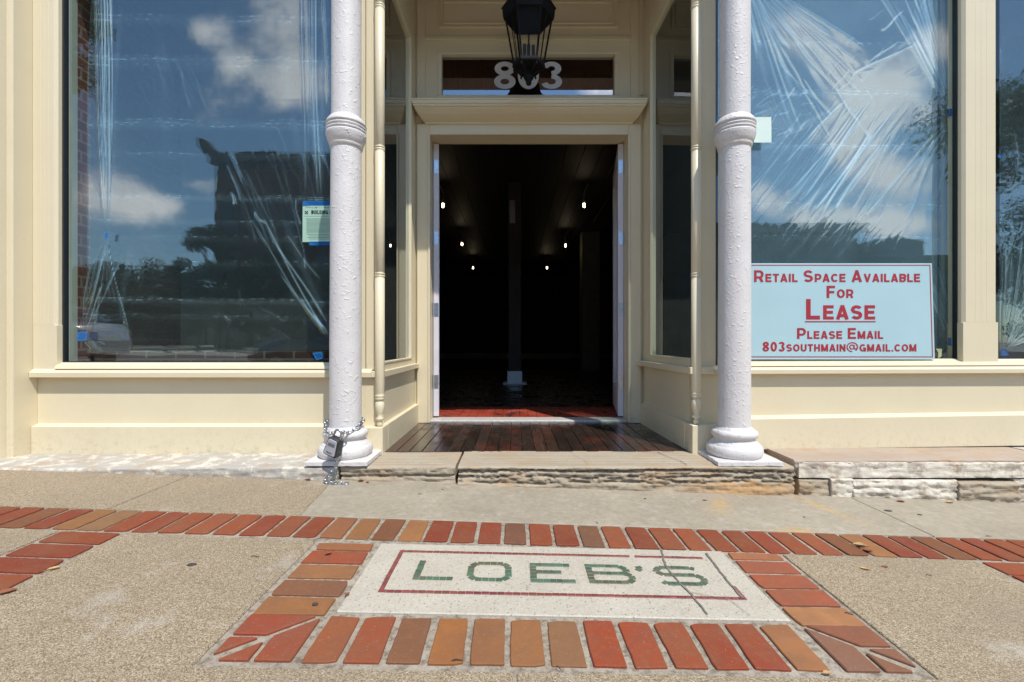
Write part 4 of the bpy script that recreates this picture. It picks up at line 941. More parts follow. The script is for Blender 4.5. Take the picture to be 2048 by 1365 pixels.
# ------------------------------------------------------------------ creased plastic sheets behind the glass
def film(label, u0, u1, vtop, vbot, ridges, mat, edge_l=None, edge_b=None, d=3.112, px_=2.0, hk=.2, rolls=(), soft=()):
    nu, nv = int((u1 - u0) / px_), int((vbot - vtop) / px_)
    uu, vv = np.meshgrid(np.linspace(u0, u1, nu), np.linspace(vtop, vbot, nv))
    if edge_l is not None:
        el = np.interp(vv[:, 0], *zip(*edge_l)); uu = uu + (el[:, None] - u0) * np.clip(1 - (uu - u0) / 60, 0, 1)
    if edge_b is not None:
        eb = np.interp(uu[-1, :], *zip(*edge_b)); vv = vv + (eb[None, :] - vbot) * np.clip(1 - (vbot - vv) / 40, 0, 1)
    h = np.zeros_like(uu); fd = np.zeros_like(uu)
    for (a, b, c, e, w0, w1, amp) in ridges:
        dx, dy = c - a, e - b; L2 = dx * dx + dy * dy; t = ((uu - a) * dx + (vv - b) * dy) / L2
        L = math.sqrt(L2); bend = 2.2 * np.sin(t * 5 + a) ; q = ((uu - a) * dy - (vv - b) * dx) / L + bend
        w_ = w0 + (w1 - w0) * np.clip(t, 0, 1); tap = np.clip(np.minimum(t, 1 - t) * 7 + .12, 0, 1)
        tap = np.where((t < 0) | (t > 1), np.exp(-np.minimum(np.abs(t), np.abs(t - 1)) * 25) * .12, tap)
        h += amp * tap / (1 + (q / w_) ** 2) ** 1.5; fd += (amp / .012) * tap * np.exp(-((q - .5 * w_) / (w_ * .42 + .35)) ** 2)
    r_ = np.random.RandomState(3)
    for k in range(34):
        fx, fy, ph = r_.uniform(-.05, .05), r_.uniform(-.035, .035), r_.uniform(0, 6.3)
        h += .00028 * np.sin(uu * fx + vv * fy + ph)
    for k in range(26):                                     # fold lines from the roll
        v0 = r_.uniform(vtop, vbot); h += r_.uniform(.0001, .0005) * np.exp(-((vv - v0 - .004 * (uu - u0)) / r_.uniform(1.2, 2.6)) ** 2) * (.5 + .5 * np.sin(uu * r_.uniform(.01, .05) + k))
    hs_ = np.zeros_like(h)
    for (a, b, c, e, w_, am) in soft:                       # broad slack folds
        dx, dy = c - a, e - b; L = math.hypot(dx, dy); t = ((uu - a) * dx + (vv - b) * dy) / L / L; q_ = ((uu - a) * dy - (vv - b) * dx) / L + 6 * np.sin(t * 3 + a)
        g_ = np.exp(-(q_ / w_) ** 2) * np.exp(-np.clip(np.abs(t - .5) - .35, 0, 9) ** 2 * 40); hs_ += .0006 * am * g_; fd += .34 * am * np.exp(-((q_ - .6 * w_) / (w_ * .55)) ** 2) * np.exp(-np.clip(np.abs(t - .5) - .3, 0, 9) ** 2 * 30)
    for v0 in rolls:                                        # creases from the fold of the roll
        ph = r_.uniform(0, 6); br = np.clip(.35 + .4 * np.sin(uu * .021 + ph) + .4 * np.sin(uu * .067 + 2 * ph) + .5 * np.sin(uu * .31 + 3 * ph), 0, 1.3)
        fd += .42 * br * np.exp(-((vv - v0 - .012 * (uu - u0) - 1.5 * np.sin(uu * .05 + ph)) / 1.1) ** 2) + .10 * np.exp(-((vv - v0 - 5 - .012 * (uu - u0)) / 5) ** 2)
    crk = np.zeros_like(h)
    for k in range(12):
        crk += r_.uniform(.2, 1) * np.sin(uu * r_.uniform(-.5, .5) + vv * r_.uniform(-.4, .4) + r_.uniform(0, 6.3) + 2 * np.sin(uu * .03 + vv * .05 + k))
    h += .00003 * crk
    y = d - h * hk - hs_
    X = (uu - 1030) / 910 * d; Zz = .85 + (682 - vv) / 910 * d
    V = np.stack([X, y, Zz], -1).reshape(-1, 3)
    I = np.arange(nu * nv).reshape(nv, nu); F = np.stack([I[1:, :-1], I[1:, 1:], I[:-1, 1:], I[:-1, :-1]], -1).reshape(-1, 4)
    c = V.mean(0); me = npmesh('plastic_sheet', V - c, F, mat)
    at = me.attributes.new('fold', 'FLOAT', 'POINT'); at.data.foreach_set('value', np.clip(.62 * np.clip(fd, 0, 2) ** 1.35, 0, .8).astype(np.float32).ravel())
    o = bpy.data.objects.new('plastic_sheet', me); o.location = c; link(o); return tag(o, label, 'plastic sheet', 'plastic sheets behind the windows')
q = random.Random(21)
def fan(L, cx, cy, a0, a1, n, r0, r1, amp, w0=1.2, w1=3.5):
    for i in range(n):
        a = R(a0 + (a1 - a0) * (i + q.uniform(-.3, .3)) / max(1, n - 1)); ra, rb = r0 * q.uniform(.6, 1.6), r1 * q.uniform(.45, 1.1)
        L.append((cx + ra * math.cos(a), cy + ra * math.sin(a), cx + rb * math.cos(a), cy + rb * math.sin(a), w0, w1 * q.uniform(.6, 1.5), amp * q.uniform(.4, 1.2)))
def family(L, u0, v0, du, dv, n, ang, l0, l1, amp, wd=3, spread=6):
    for i in range(n):
        a = R(ang + q.uniform(-spread, spread)); l = q.uniform(l0, l1); x, y = u0 + q.random() * du, v0 + q.random() * dv
        L.append((x, y, x + l * math.cos(a), y + l * math.sin(a), wd * .5, wd * q.uniform(.6, 1.4), amp * q.uniform(.4, 1.2)))
Lr = []
for i in range(9): Lr.append((188 + i * 4.2 + q.uniform(-2, 2), -60, 206 + i * 2.0, q.uniform(330, 470), 1.6, 1.5, q.uniform(.005, .011)))
fan(Lr, 212, 470, 78, 112, 7, 8, 210, .007); fan(Lr, 165, 672, 20, 62, 4, 12, 60, .008); fan(Lr, 165, 672, -86, -60, 4, 12, 160, .006)
for x0, x1, v1, a_ in ((621, 633, 395, .010), (627, 640, 390, .012), (648, 655, 220, .008), (604, 608, 395, .007), (612, 617, 360, .004)): Lr.append((x0, -60, x1, v1, 2, 2.6, a_))
for (a, b, c, e, am) in ((520, 430, 650, 668, .013), (548, 480, 655, 650, .013), (500, 440, 600, 600, .008), (560, 545, 650, 672, .012), (462, 385, 475, 410, .008), (508, 425, 530, 450, .010), (590, 395, 598, 452, .009), (600, 480, 612, 540, .008), (570, 470, 640, 560, .007), (610, 610, 655, 672, .013), (596, 590, 648, 660, .010)): Lr.append((a, b, c, e, 1.6, 3.4, am))
family(Lr, 450, 240, 180, 130, 26, 68, 60, 190, .0034, 3, 8); family(Lr, 260, 90, 120, 60, 12, 72, 60, 150, .0022, 3)
family(Lr, 440, 600, 120, 60, 6, 42, 20, 60, .005, 3, 20); family(Lr, 230, 560, 380, 140, 20, 50, 8, 22, .004, 1.5, 60)
FILM_L = film_mat('clear_plastic_film', milk=.018, gloss=.135); FILM_R = film_mat('milky_plastic_film', milk=.25, gloss=.15, col=(.52, .80, .97))
film('clear plastic sheet with vertical pleats behind the left display window', 172, 722, -70, 706, Lr, FILM_L,
     edge_l=[(-70, 186), (40, 180), (110, 176), (200, 174), (290, 172), (420, 168), (560, 165), (640, 166), (706, 172)], edge_b=[(172, 706), (300, 712), (360, 709), (480, 713), (560, 703), (722, 698)], hk=.16, rolls=(28, 38, 110, 116, 128, 236, 243, 249, 304, 388, 392, 438, 470, 520, 594, 597, 628),
     soft=[(200, -50, 214, 460, 14, .9), (232, 20, 226, 440, 9, .5), (300, 60, 330, 330, 22, .3), (610, -40, 628, 380, 9, .8), (640, -40, 645, 380, 12, .8), (560, 80, 600, 380, 16, .4), (480, 330, 540, 500, 14, .3), (560, 430, 650, 660, 16, .55), (250, 480, 240, 640, 12, .5)])
Rr = []
fan(Rr, 1480, -60, 32, 80, 15, 20, 330, .007, 1.5, 6); fan(Rr, 1900, 220, -122, -93, 20, 8, 330, .008, 1.2, 3.5); fan(Rr, 1902, 236, 92, 132, 10, 10, 240, .007)
for (a, b, c, e, am) in ((1755, 245, 1620, 432, .014), (1790, 215, 1640, 420, .012), (1735, 210, 1600, 400, .011), (1705, 230, 1575, 390, .009), (1770, 270, 1660, 430, .009), (1810, 240, 1700, 420, .006), (1690, 200, 1560, 330, .008), (1820, 90, 1700, 150, .008), (1810, 20, 1760, 60, .009), (1795, 80, 1730, 130, .007), (1880, 700, 1905, 690, .008)): Rr.append((a, b, c, e, 1.8, 5.0, am))
family(Rr, 1560, 190, 270, 150, 80, 126, 60, 200, .0036, 2.4, 4); family(Rr, 1500, 170, 130, 90, 30, 150, 18, 60, .006, 2.6, 22); family(Rr, 1690, -20, 180, 180, 18, 140, 12, 60, .005, 2, 16)
family(Rr, 1540, 425, 300, 30, 26, 128, 40, 100, .0032, 1.4, 6); family(Rr, 1500, 30, 180, 180, 16, 55, 60, 160, .004, 4, 9)
fan(Rr, 1905, 684, -118, -92, 8, 10, 190, .007)
film('milky plastic sheet with diagonal creases behind the window above the lease sign', 1436, 1910, -70, 712, Rr, FILM_R, edge_b=[(1436, 712), (1880, 708), (1910, 694)], hk=.10, rolls=(82, 178, 184, 286, 288, 405, 470), soft=[(1500, 0, 1590, 200, 12, .9), (1530, 0, 1640, 190, 14, .8), (1480, 20, 1530, 180, 10, .7), (1770, 240, 1590, 430, 10, 1.), (1730, 230, 1570, 390, 12, .8), (1810, 250, 1650, 430, 9, .8), (1840, 300, 1720, 430, 12, .5), (1690, 200, 1520, 300, 10, .7), (1860, -40, 1895, 200, 18, .9), (1835, -40, 1885, 180, 10, .8), (1890, 250, 1850, 480, 12, .6), (1660, 430, 1560, 520, 8, .6), (1760, 430, 1660, 520, 8, .6), (1820, 60, 1700, 180, 8, .6)])
Fr = []
fan(Fr, 2008, 700, -88, -22, 26, 10, 240, .008, 1, 4); family(Fr, 1998, 40, 120, 500, 24, 95, 40, 140, .004, 3, 14)
film('creased plastic sheet behind the far right window', 1999, 2420, -70, 708, Fr, film_mat('thin_plastic_film', milk=.045, gloss=.13), edge_b=[(1999, 703), (2420, 708)])

# ------------------------------------------------------------------ hanging lantern
LX, LY = .104, 3.45
LBLK = M('dull_black_iron', (.010, .010, .011), (.016, .016, .017), rough=.7, spec=.08)
ln = root('hanging_lantern', (LX, LY, 4.0), 'black six sided iron lantern hanging in front of the house number', 'lantern')
def hexr(r, z, n=6, ph=0): return [(LX + r * math.cos(2 * math.pi * i / n + ph), LY + r * math.sin(2 * math.pi * i / n + ph), z) for i in range(n)]
mb = MB(); mb.rings([hexr(.168, 3.282), hexr(.188, 3.282), hexr(.196, 3.31), hexr(.2, 3.36), hexr(.21, 3.372), hexr(.16, 3.44), hexr(.15, 3.5), hexr(.155, 3.505), hexr(.09, 3.58), hexr(.075, 3.62), hexr(.03, 3.66), hexr(.012, 3.67)], False)
part('roof', mb, LBLK, ln)
mb = MB()
for i in range(6):
    a = math.pi * i / 3; c, s = math.cos(a), math.sin(a)
    mb.tube([(LX + .112 * c, LY + .112 * s, 2.945), (LX + .176 * c, LY + .176 * s, 3.30)], .0075, 6)
    a2 = a + math.pi / 6; c2, s2 = math.cos(a2) * .866, math.sin(a2) * .866
    mb.tube([(LX + .112 * c2, LY + .112 * s2, 2.945), (LX + .176 * c2, LY + .176 * s2, 3.30)], .0035, 5)
    mb.tube([(LX + .118 * c, LY + .118 * s, 2.935), (LX + .095 * c, LY + .095 * s, 2.905), (LX + .05 * c, LY + .05 * s, 2.885), (LX + .022 * c, LY + .022 * s, 2.865)], [.007, .007, .005, .004], 6)
    mb.lathe(LX + .112 * c, LY + .112 * s, [(.003, 2.890), (.007, 2.896), (.008, 2.904), (.004, 2.912), (.006, 2.92)], 8)
part('cage', mb, LBLK, ln)
mb = MB(); mb.rings([hexr(.095, 2.92), hexr(.122, 2.92), hexr(.126, 2.93), hexr(.122, 2.95), hexr(.105, 2.952)], False)
part('band', mb, LBLK, ln)
mb = MB(); mb.lathe(LX, LY, [(.003, 2.785), (.018, 2.795), (.022, 2.812), (.014, 2.822), (.030, 2.832), (.040, 2.848), (.034, 2.862), (.018, 2.872), (.03, 2.885), (.016, 2.9), (.012, 2.94)], 16); part('finial', mb, LBLK, ln)
mb = MB()
for i in range(6):
    a, b = math.pi * i / 3, math.pi * (i + 1) / 3
    mb.poly([(LX + .110 * math.cos(a), LY + .110 * math.sin(a), 2.952), (LX + .110 * math.cos(b), LY + .110 * math.sin(b), 2.952), (LX + .170 * math.cos(b), LY + .170 * math.sin(b), 3.262), (LX + .170 * math.cos(a), LY + .170 * math.sin(a), 3.262)])
part('glass', mb, glass_mat('lantern_glass', .004, (.95, .96, .94), .04), ln, fix=False)
for (dx, dy, h) in ((-.032, -.02, 3.085), (0, .03, 3.115), (.034, -.018, 3.08)):
    mb = MB(); mb.lathe(LX + dx, LY + dy, [(.013, 2.93), (.013, h - .002), (.009, h)], 12); part('candle_tube', mb, M('dark_candle_tube', (.03, .028, .03), rough=.6), ln)
mb = MB()
for i in range(8):
    z = 3.68 + i * .04; a = i % 2 * math.pi / 2
    mb.tube([(LX + .013 * math.cos(t) * math.cos(a), LY + .013 * math.cos(t) * math.sin(a), z + .026 * math.sin(t)) for t in [2 * math.pi * k / 12 for k in range(12)]], .0035, 6, True)
part('chain', mb, LBLK, ln)

# ------------------------------------------------------------------ bare bulbs in the dark room
def emis(name, c, s):
    m, t, b = nodes(name); b.inputs['Base Color'].default_value = (*c, 1); b.inputs['Emission Color'].default_value = (*c, 1); b.inputs['Emission Strength'].default_value = s; return m
BULB = emis('lit_bulb', (1, .80, .52), 22); SOCK = M('porcelain_socket', (.5, .46, .4), rough=.5)
GLB = glass_mat('bulb_glass', .08, (1, .95, .85))
row = ['nearest row', 'middle row', 'farthest row']
zb = 3.15
def bulb_src():
    x, y = 0, 0
    o = root('light_bulb', (0, 0, 0), 'x', 'bulb', 'bare bulbs in the dark room')
    mb = MB(); mb.tube([(.0, 0, .10), (.002, 0, .2), (-.025, .01, .29), (-.07, .03, .37)], .007, 6); part('cord', mb, SOCK, o)
    mb = MB(); mb.lathe(0, 0, [(.012, .115), (.03, .10), (.038, .075), (.038, .05), (.024, .04)], 14); part('socket', mb, SOCK, o)
    mb = MB(); mb.lathe(0, 0, [(.004, -.024), (.015, -.018), (.020, 0), (.016, .018), (.012, .04)], 16); part('filament_globe', mb, BULB, o)
    return o
b0 = bulb_src(); first = True
for (u, v, i) in ((886, 412, 0), (1168, 412, 0), (924, 489, 1), (1131, 492, 1), (946, 536, 2), (1094, 536, 2)):
    d = 910 * (zb - .85) / (682 - v); o = b0
    if not first:
        o = b0.copy(); sc.collection.objects.link(o)
        for ch in list(b0.children):
            c = ch.copy(); sc.collection.objects.link(c); c.parent = o
    first = False; o.location = (U(u, d), d, zb)
    if u > 1000: o.rotation_euler.z = R(180)
    o['label'] = ('left' if u < 1030 else 'right') + ' lit bare bulb in the ' + row[i] + ' inside the dark room'

# ------------------------------------------------------------------ key lock box and chain
LC = Vector((U(668, 2.60), 2.60, Z(893, 2.60)))
kb = root('key_lock_box', tuple(LC), 'grey and black combination key lock box hanging on the left column chain', 'lock')
def lk(v):                      # local x width, y thickness (towards the camera is -), z height
    a = R(-21); x, z = v.x * math.cos(a) - v.z * math.sin(a), v.x * math.sin(a) + v.z * math.cos(a)
    y = v.y; b = R(-14); x, y = x * math.cos(b) - y * math.sin(b), x * math.sin(b) + y * math.cos(b)
    return LC + Vector((x, y - .12 * (z), z))
def rrect(w0, w1, h, r=.012, n=4):
    pts = []
    for (cx, cz, a0) in ((w1 / 2 - r, h / 2 - r, 0), (-w1 / 2 + r, h / 2 - r, 90), (-w0 / 2 + r, -h / 2 + r, 180), (w0 / 2 - r, -h / 2 + r, 270)):
        for k in range(n + 1): a = R(a0 + 90 * k / n); pts.append((cx + r * math.cos(a), cz + r * math.sin(a)))
    return pts
RUB = M('black_rubber', (.022, .023, .025), (.035, .035, .037), 20, rough=.55, bump=.1)
mb = MB(); o_ = rrect(.088, .072, .112, .014); i_ = rrect(.080, .064, .104, .012)
mb.rings([[(x, .028, z) for x, z in i_], [(x, .022, z) for x, z in o_], [(x, -.020, z) for x, z in o_], [(x, -.027, z) for x, z in i_]], False); part('body', mb.xf(lk), RUB, kb)
mb = MB(); f_ = rrect(.071, .056, .094, .010); g_ = rrect(.067, .052, .090, .009)
mb.rings([[(x, -.024, z) for x, z in f_], [(x, -.029, z) for x, z in f_], [(x, -.031, z) for x, z in g_]], False)
fpz = part('face_plate', mb.xf(lk), M('silver_grey_face', (.52, .53, .58), (.47, .48, .53), 40, rough=.35, metal=.25, spec=.5), kb)
mb = MB(); mb.prism([(-.022, -.0316, .006), (.022, -.0316, .006), (.021, -.0316, .027), (-.021, -.0316, .027)], (0, .001, 0)); part('dial_window', mb.xf(lk), M('dark_grey_dial', (.16, .165, .17), rough=.4), kb)
mb = MB(); V, F = text_mb('Master', .03); xs = [v.x for v in V]; k = .036 / (max(xs) - min(xs))
vs = [mb.bm.verts.new((-.019 + (v.x - min(xs)) * k + v.y * k * .25, -.0318, -.036 + v.y * k)) for v in V]
for f in F: mb.bm.faces.new([vs[i] for i in f])
part('lettering', mb.xf(lk), INK, kb)
mb = MB(); mb.tube([(-.022, 0, .05), (-.022, 0, .082)] + [(-.022 * math.cos(R(t)), 0, .082 + .022 * math.sin(R(t))) for t in range(15, 180, 15)] + [(.022, 0, .082), (.022, 0, .05)], .0062, 10); part('shackle', mb.xf(lk), STEEL, kb)
def chain(mb, pts, pitch=.030, wr=.0037):
    P_ = [Vector(p) for p in pts]; out = [P_[0]]; acc = 0
    for a, b in zip(P_, P_[1:]):
        L = (b - a).length; s = pitch - acc
        while s <= L: out.append(a.lerp(b, s / L)); s += pitch
        acc = (acc + L) % pitch
    for i, (a, b) in enumerate(zip(out, out[1:])):
        t = (b - a).normalized(); n = t.cross(Vector((.2, -.9, .4))).normalized(); m_ = t.cross(n)
        n, m_ = (n + m_).normalized(), (n - m_).normalized()
        s = n if i % 2 else m_; c = (a + b) / 2; h = pitch * .5; w_ = .0085
        pts_ = [c + t * (h + wr * .4) * math.cos(2 * math.pi * k / 14) * 1.12 + s * w_ * max(-1, min(1, 1.3 * math.sin(2 * math.pi * k / 14))) for k in range(14)]
        mb.tube(pts_, wr, 6, True)
sh = lk(Vector((0, 0, .098))); cx, cy = -1.047, 2.81
mb = MB(); loop = [tuple(sh + Vector((.012, 0, -.004)))]
for a, z, r_ in ((-62, .305, .128), (-35, .33, .118), (-5, .355, .112), (25, .36, .108), (70, .355, .105), (110, .355, .105), (150, .36, .108), (175, .362, .112), (200, .35, .116), (222, .325, .122), (240, .30, .128)):
    loop.append((cx + r_ * math.cos(R(a)), cy + r_ * math.sin(R(a)), z))
loop.append(tuple(sh + Vector((-.02, 0, -.012))))
chain(mb, loop)
g0 = (-1.07, 2.60)
tl_ = [tuple(sh + Vector((.018, .01, -.01))), (-1.015, 2.612, .20), (-1.028, 2.605, .12), (-1.062, 2.598, gz(-1.06) + .05), (-1.085, 2.592, gz(-1.08) + .018), (-1.065, 2.575, gz(-1.06) + .014), (-1.01, 2.57, gz(-1) + .013), (-.945, 2.575, gz(-.94) + .013)]
chain(mb, tl_)
solo('chain', mb, STEEL, (cx, 2.66, .3), 'galvanised link chain looped round the left column foot with its tail on the pavement', 'chain')

# ------------------------------------------------------------------ litter on the pavement
LEAF = [M('rust_leaf', (.25, .085, .03), (.16, .055, .022), 40, rough=.7), M('tan_leaf', (.46, .30, .13), (.33, .19, .08), 40, rough=.7)]
def leaf_(u, v, ln_, ang, curl, mat, label, z=None, zoff=.007):
    x, y = G(u, v); z0 = (gz(x) if z is None else z) + zoff; mb = MB(); n = 8; rows = []; a = R(ang); ca, sa = math.cos(a), math.sin(a)
    for i in range(n + 1):
        t = i / n; wd = ln_ * .34 * math.sin(math.pi * min(1, t * .93 + .05)) ** .8 * (1 + .25 * mnoise.noise(Vector((t * 6, u, 0))))
        row = []
        for s in (-1, -.5, 0, .5, 1):
            lx = (t - .5) * ln_; ly = s * wd * (1 - .3 * curl * abs(s)); lz = curl * ln_ * (.30 * s * s * (wd / ln_ * 3) + .5 * (t - .5) ** 2) + .006 * ln_ * 10 * abs(mnoise.noise(Vector((t * 5, s * 2, v)))) * .3
            row.append(mb.bm.verts.new((x + lx * ca - ly * sa, y + lx * sa + ly * ca, z0 + lz)))
        rows.append(row)
    for p, q_ in zip(rows, rows[1:]):
        for k in range(4): mb.bm.faces.new((p[k], p[k + 1], q_[k + 1], q_[k])).smooth = True
    mb.tube([(x - ln_ * .5 * ca, y - ln_ * .5 * sa, z0 + curl * ln_ * .12), (x - ln_ * .8 * ca, y - ln_ * .8 * sa, z0 + .003)], .0008, 5)
    return solo('dry_leaf', mb, mat, (x, y, z0), label, 'leaf', 'dry leaves on the pavement')
leaf_(602, 957, .045, 70, 1.6, LEAF[0], 'curled rust leaf standing at the ledge left of the chain tail')
leaf_(616, 963, .035, -15, .8, LEAF[0], 'small rust leaf lying flat just left of the chain tail')
leaf_(722, 966, .032, 20, 1.2, LEAF[0], 'crumpled brown leaf below the doorstep right of the chain tail')
leaf_(735, 968, .025, -40, .9, LEAF[0], 'tiny brown leaf fragment nearest the doorstep end stone')
leaf_(1722, 1098, .055, -25, .7, LEAF[1], 'large tan leaf on the brick band at the right', zoff=.011)
leaf_(1733, 1105, .045, -38, .4, LEAF[0], 'dark rust leaf under the large tan leaf on the brick band', zoff=.009)
leaf_(1731, 1142, .034, -30, .5, LEAF[1], 'small tan leaf on the pebbled bay below the brick band')
leaf_(1770, 1137, .025, -5, .4, LEAF[0], 'slim rust leaf on the pebbled bay at the right')
leaf_(657, 1114, .026, 40, .8, LEAF[0], 'small brown leaf on the left frame bricks of the mosaic', zoff=.011)
leaf_(107, 1143, .035, 40, .7, LEAF[1], 'tan leaf at the edge of the left brick strip')
leaf_(12, 1190, .05, 42, .5, LEAF[0], 'brown leaf at the left edge of the picture beside the brick strip')
leaf_(1655, 1352, .024, 5, .5, LEAF[1], 'yellow leaf in the mortar below the front brick row')
leaf_(1802, 1006, .04, -10, .6, LEAF[0], 'rust leaf lodged under the right stone ledge')
leaf_(1900, 1008, .045, 5, .7, LEAF[1], 'tan leaf lodged at the foot of the right stone ledge')
leaf_(695, 1196, .022, 80, .6, LEAF[0], 'rust leaf scrap at the left edge of the mosaic slab', zoff=.011)
leaf_(75, 942, .05, 3, .4, LEAF[1], 'tan leaf against the painted ledge at the far left')
leaf_(195, 944, .05, -5, .4, LEAF[0], 'thin rust leaf against the painted ledge under the left window')
TW = M('dark_twig', (.06, .045, .035), rough=.8)
for (u, v, l, a, lb) in ((510, 1119, .035, -5, 'curved dark twig on the left pebbled bay'), (915, 1329, .03, 2, 'short dark twig below the front brick row'), (1117, 1344, .016, -50, 'stubby dark twig in front of the brick frame'),
        (1194, 1050, .02, -60, 'tiny twig on the concrete above the brick band'), (840, 992, .02, 15, 'pale brown twig on the concrete below the doorstep'), (1858, 1156, .02, -10, 'black twig on the right pebbled bay'),
        (1698, 1234, .022, -35, 'dark twig in the joint right of the mosaic frame'), (885, 983, .012, -20, 'speck of twig below the doorstep crack'), (1978, 1077, .025, -5, 'dark twig on the concrete at the far right'), (640, 1083, .05, 35, 'long thin twig beside the left frame of the mosaic')):
    x, y = G(u, v); z = gz(x) + .011; c, s = math.cos(R(a)), math.sin(R(a)); mb = MB()
    mb.tube([(x + l * (t - .5) * c - .12 * l * math.sin(3 * t) * s, y + l * (t - .5) * s + .12 * l * math.sin(3 * t) * c, z + .0012 * math.sin(t * 6)) for t in (0, .25, .5, .75, 1)], [.0012, .0016, .0015, .0012, .0007], 6)
    solo('twig', mb, TW, (x, y, z), lb, 'twig', 'twigs on the pavement')
GUM = M('black_gum', (.035, .03, .027), (.06, .05, .045), 60, rough=.8)
for (u, v, r_, lb) in ((383, 1133, .016, 'black gum spot on the left pebbled bay'), (1776, 1024, .02, 'larger black gum spot beside the concrete joint at the right'), (1839, 1032, .012, 'smaller black gum spot right of the concrete joint'),
        (630, 1215, .010, 'dark gum blob on the left frame bricks'), (1409, 1003, .012, 'flat dark gum spot below the doorstep by the right column'), (1608, 1037, .006, 'tiny dark gum spot on the concrete below the stone ledge'), (1290, 1000, .008, 'small grey gum spot below the middle of the doorstep')):
    x, y = G(u, v); mb = MB(); t_ = gz(x) + (.011 if u == 630 else .0065)
    ring = lambda k, z: [(x + r_ * k * (1 + .22 * mnoise.noise(Vector((math.cos(a) * 1.5, math.sin(a) * 1.5, u)))) * math.cos(a), y + .7 * r_ * k * (1 + .22 * mnoise.noise(Vector((math.cos(a) * 2, math.sin(a) * 2, v)))) * math.sin(a), z) for a in [2 * math.pi * i / 16 for i in range(16)]]
    mb.rings([ring(1, t_ - .001), ring(.95, t_ + .0016), ring(.6, t_ + .0026)]); solo('gum_spot', mb, GUM, (x, y, t_), lb, 'gum', 'gum spots on the pavement')
# ================================================================== ACROSS THE STREET (seen mirrored in the glass)
def house(name, x0, x1, yf, yb, h, label, wall, trim, rows, bays, shop=True, zb=-.1):
    o = root(name, ((x0 + x1) / 2, yf, zb), label, 'building', 'buildings across the street')
    mb = MB(); mb.box(x0, x1, yb, yf, zb, h, 0); part('wall', mb, wall, o)
    mb = MB(); mb.box(x0 - .25, x1 + .25, yf, yf + .45, h - .55, h - .1, .03); mb.box(x0 - .35, x1 + .35, yf - .3, yf + .6, h - .099, h + .1, .03)
    n = int((x1 - x0) / .6)
    for i in range(n): mb.box(x0 + .2 + i * .6, x0 + .42 + i * .6, yf + .001, yf + .32, h - .85, h - .551, .01)
    part('cornice', mb, trim, o)
    GL = M('dark_window_glass', (.03, .035, .04), rough=.1)
    bw = (x1 - x0) / bays
    for r_ in range(rows):
        z = 4.6 + r_ * 3.6
        if z + 2.2 > h - .9: break
        for i in range(bays):
            a = x0 + bw * (i + .5) - .55; mb = MB()
            for (p, q_, s, t) in ((a - .1, a, z, z + 2.1), (a + 1.1, a + 1.2, z, z + 2.1), (a - .1, a + 1.2, z + 2.1, z + 2.3), (a - .2, a + 1.3, z - .14, z), (a, a + 1.1, z + 1.0, z + 1.08)): mb.box(p, q_, yf - .02, yf + .1, s, t, .005)
            w_ = part('window', mb, trim, o); mb = MB(); mb.box(a, a + 1.1, yf - .01, yf + .03, z, z + 2.1, 0); part('pane', mb, GL, w_)
    if shop:
        mb = MB(); mb.box(x0 + .3, x1 - .3, yf, yf + .25, 3.1, 3.7, .02)
        for i in range(bays + 1): mb.box(x0 + .3 + (x1 - x0 - .8) * i / bays, x0 + .5 + (x1 - x0 - .8) * i / bays, yf + .001, yf + .2, 0, 3.099, .01)
        part('shopfront', mb, trim, o); mb = MB(); mb.box(x0 + .5, x1 - .5, yf + .001, yf + .04, .5, 3.05, 0); part('shop_window', mb, GL, o)
    return o
YM = 3.05
def mx(u, D): return (u - 1030) / 910 * D           # D : length of the reflected path
BR1 = wall_brick_mat('street_brick', (.10, .04, .028), (.075, .032, .024), (.12, .10, .08))
BR2 = wall_brick_mat('painted_brick', (.09, .10, .10), (.075, .085, .085), (.09, .09, .09))
TR1 = M('dark_cornice', (.05, .05, .045), (.04, .04, .036), rough=.7); TR2 = M('grey_trim', (.16, .16, .15), rough=.7)
D = 31; yf = -(D - 2 * YM)
hs = house('brick_building', mx(428, D), mx(800, D), yf, yf - 14, Z(313, D), 'tall dark brick building with an upswept cornice corner, mirrored in the left window', BR1, TR1, 3, 6)
mb = MB(); xe = mx(425, D); zt = Z(313, D)
mb.prism([(xe + .9, yf + .1, zt - .5), (xe + .3, yf + .1, zt - .7), (xe - .15, yf + .1, zt - .1), (xe - .75, yf + .1, zt + .5), (xe - .75, yf + .1, zt + 1.1), (xe - .2, yf + .1, zt + .95), (xe + .3, yf + .1, zt + .3), (xe + .9, yf + .1, zt + .1)], (0, .5, 0), .03)
part('cornice_scroll', mb, TR1, hs)
D = 34; yf = -(D - 2 * YM)
house('flat_roofed_building', mx(1330, D), mx(1720, D), yf, yf - 16, Z(452, D), 'long flat roofed grey building mirrored above the lease sign', BR2, TR2, 2, 5)
house('low_building', mx(1722, D), mx(2000, D), yf - 2, yf - 14, Z(515, D + 2), 'low dark building right of the flat roofed one, mirrored behind the lease sign', BR2, TR1, 1, 4)
o = root('rooftop_shed', (mx(1795, D), yf - 6, 6), 'gabled rooftop shed above the low building mirrored beside the sign', 'shed')
a, b, ym_ = mx(1738, D + 4), mx(1850, D + 4), yf - 4; m_ = (a + b) / 2
mb = MB(); mb.prism([(a, ym_, 6.0), (b, ym_, 6.0), (b, ym_, Z(488, D + 4)), (m_, ym_, Z(474, D + 4)), (a, ym_, Z(485, D + 4))], (0, -5, 0)); part('wall', mb, BR2, o)
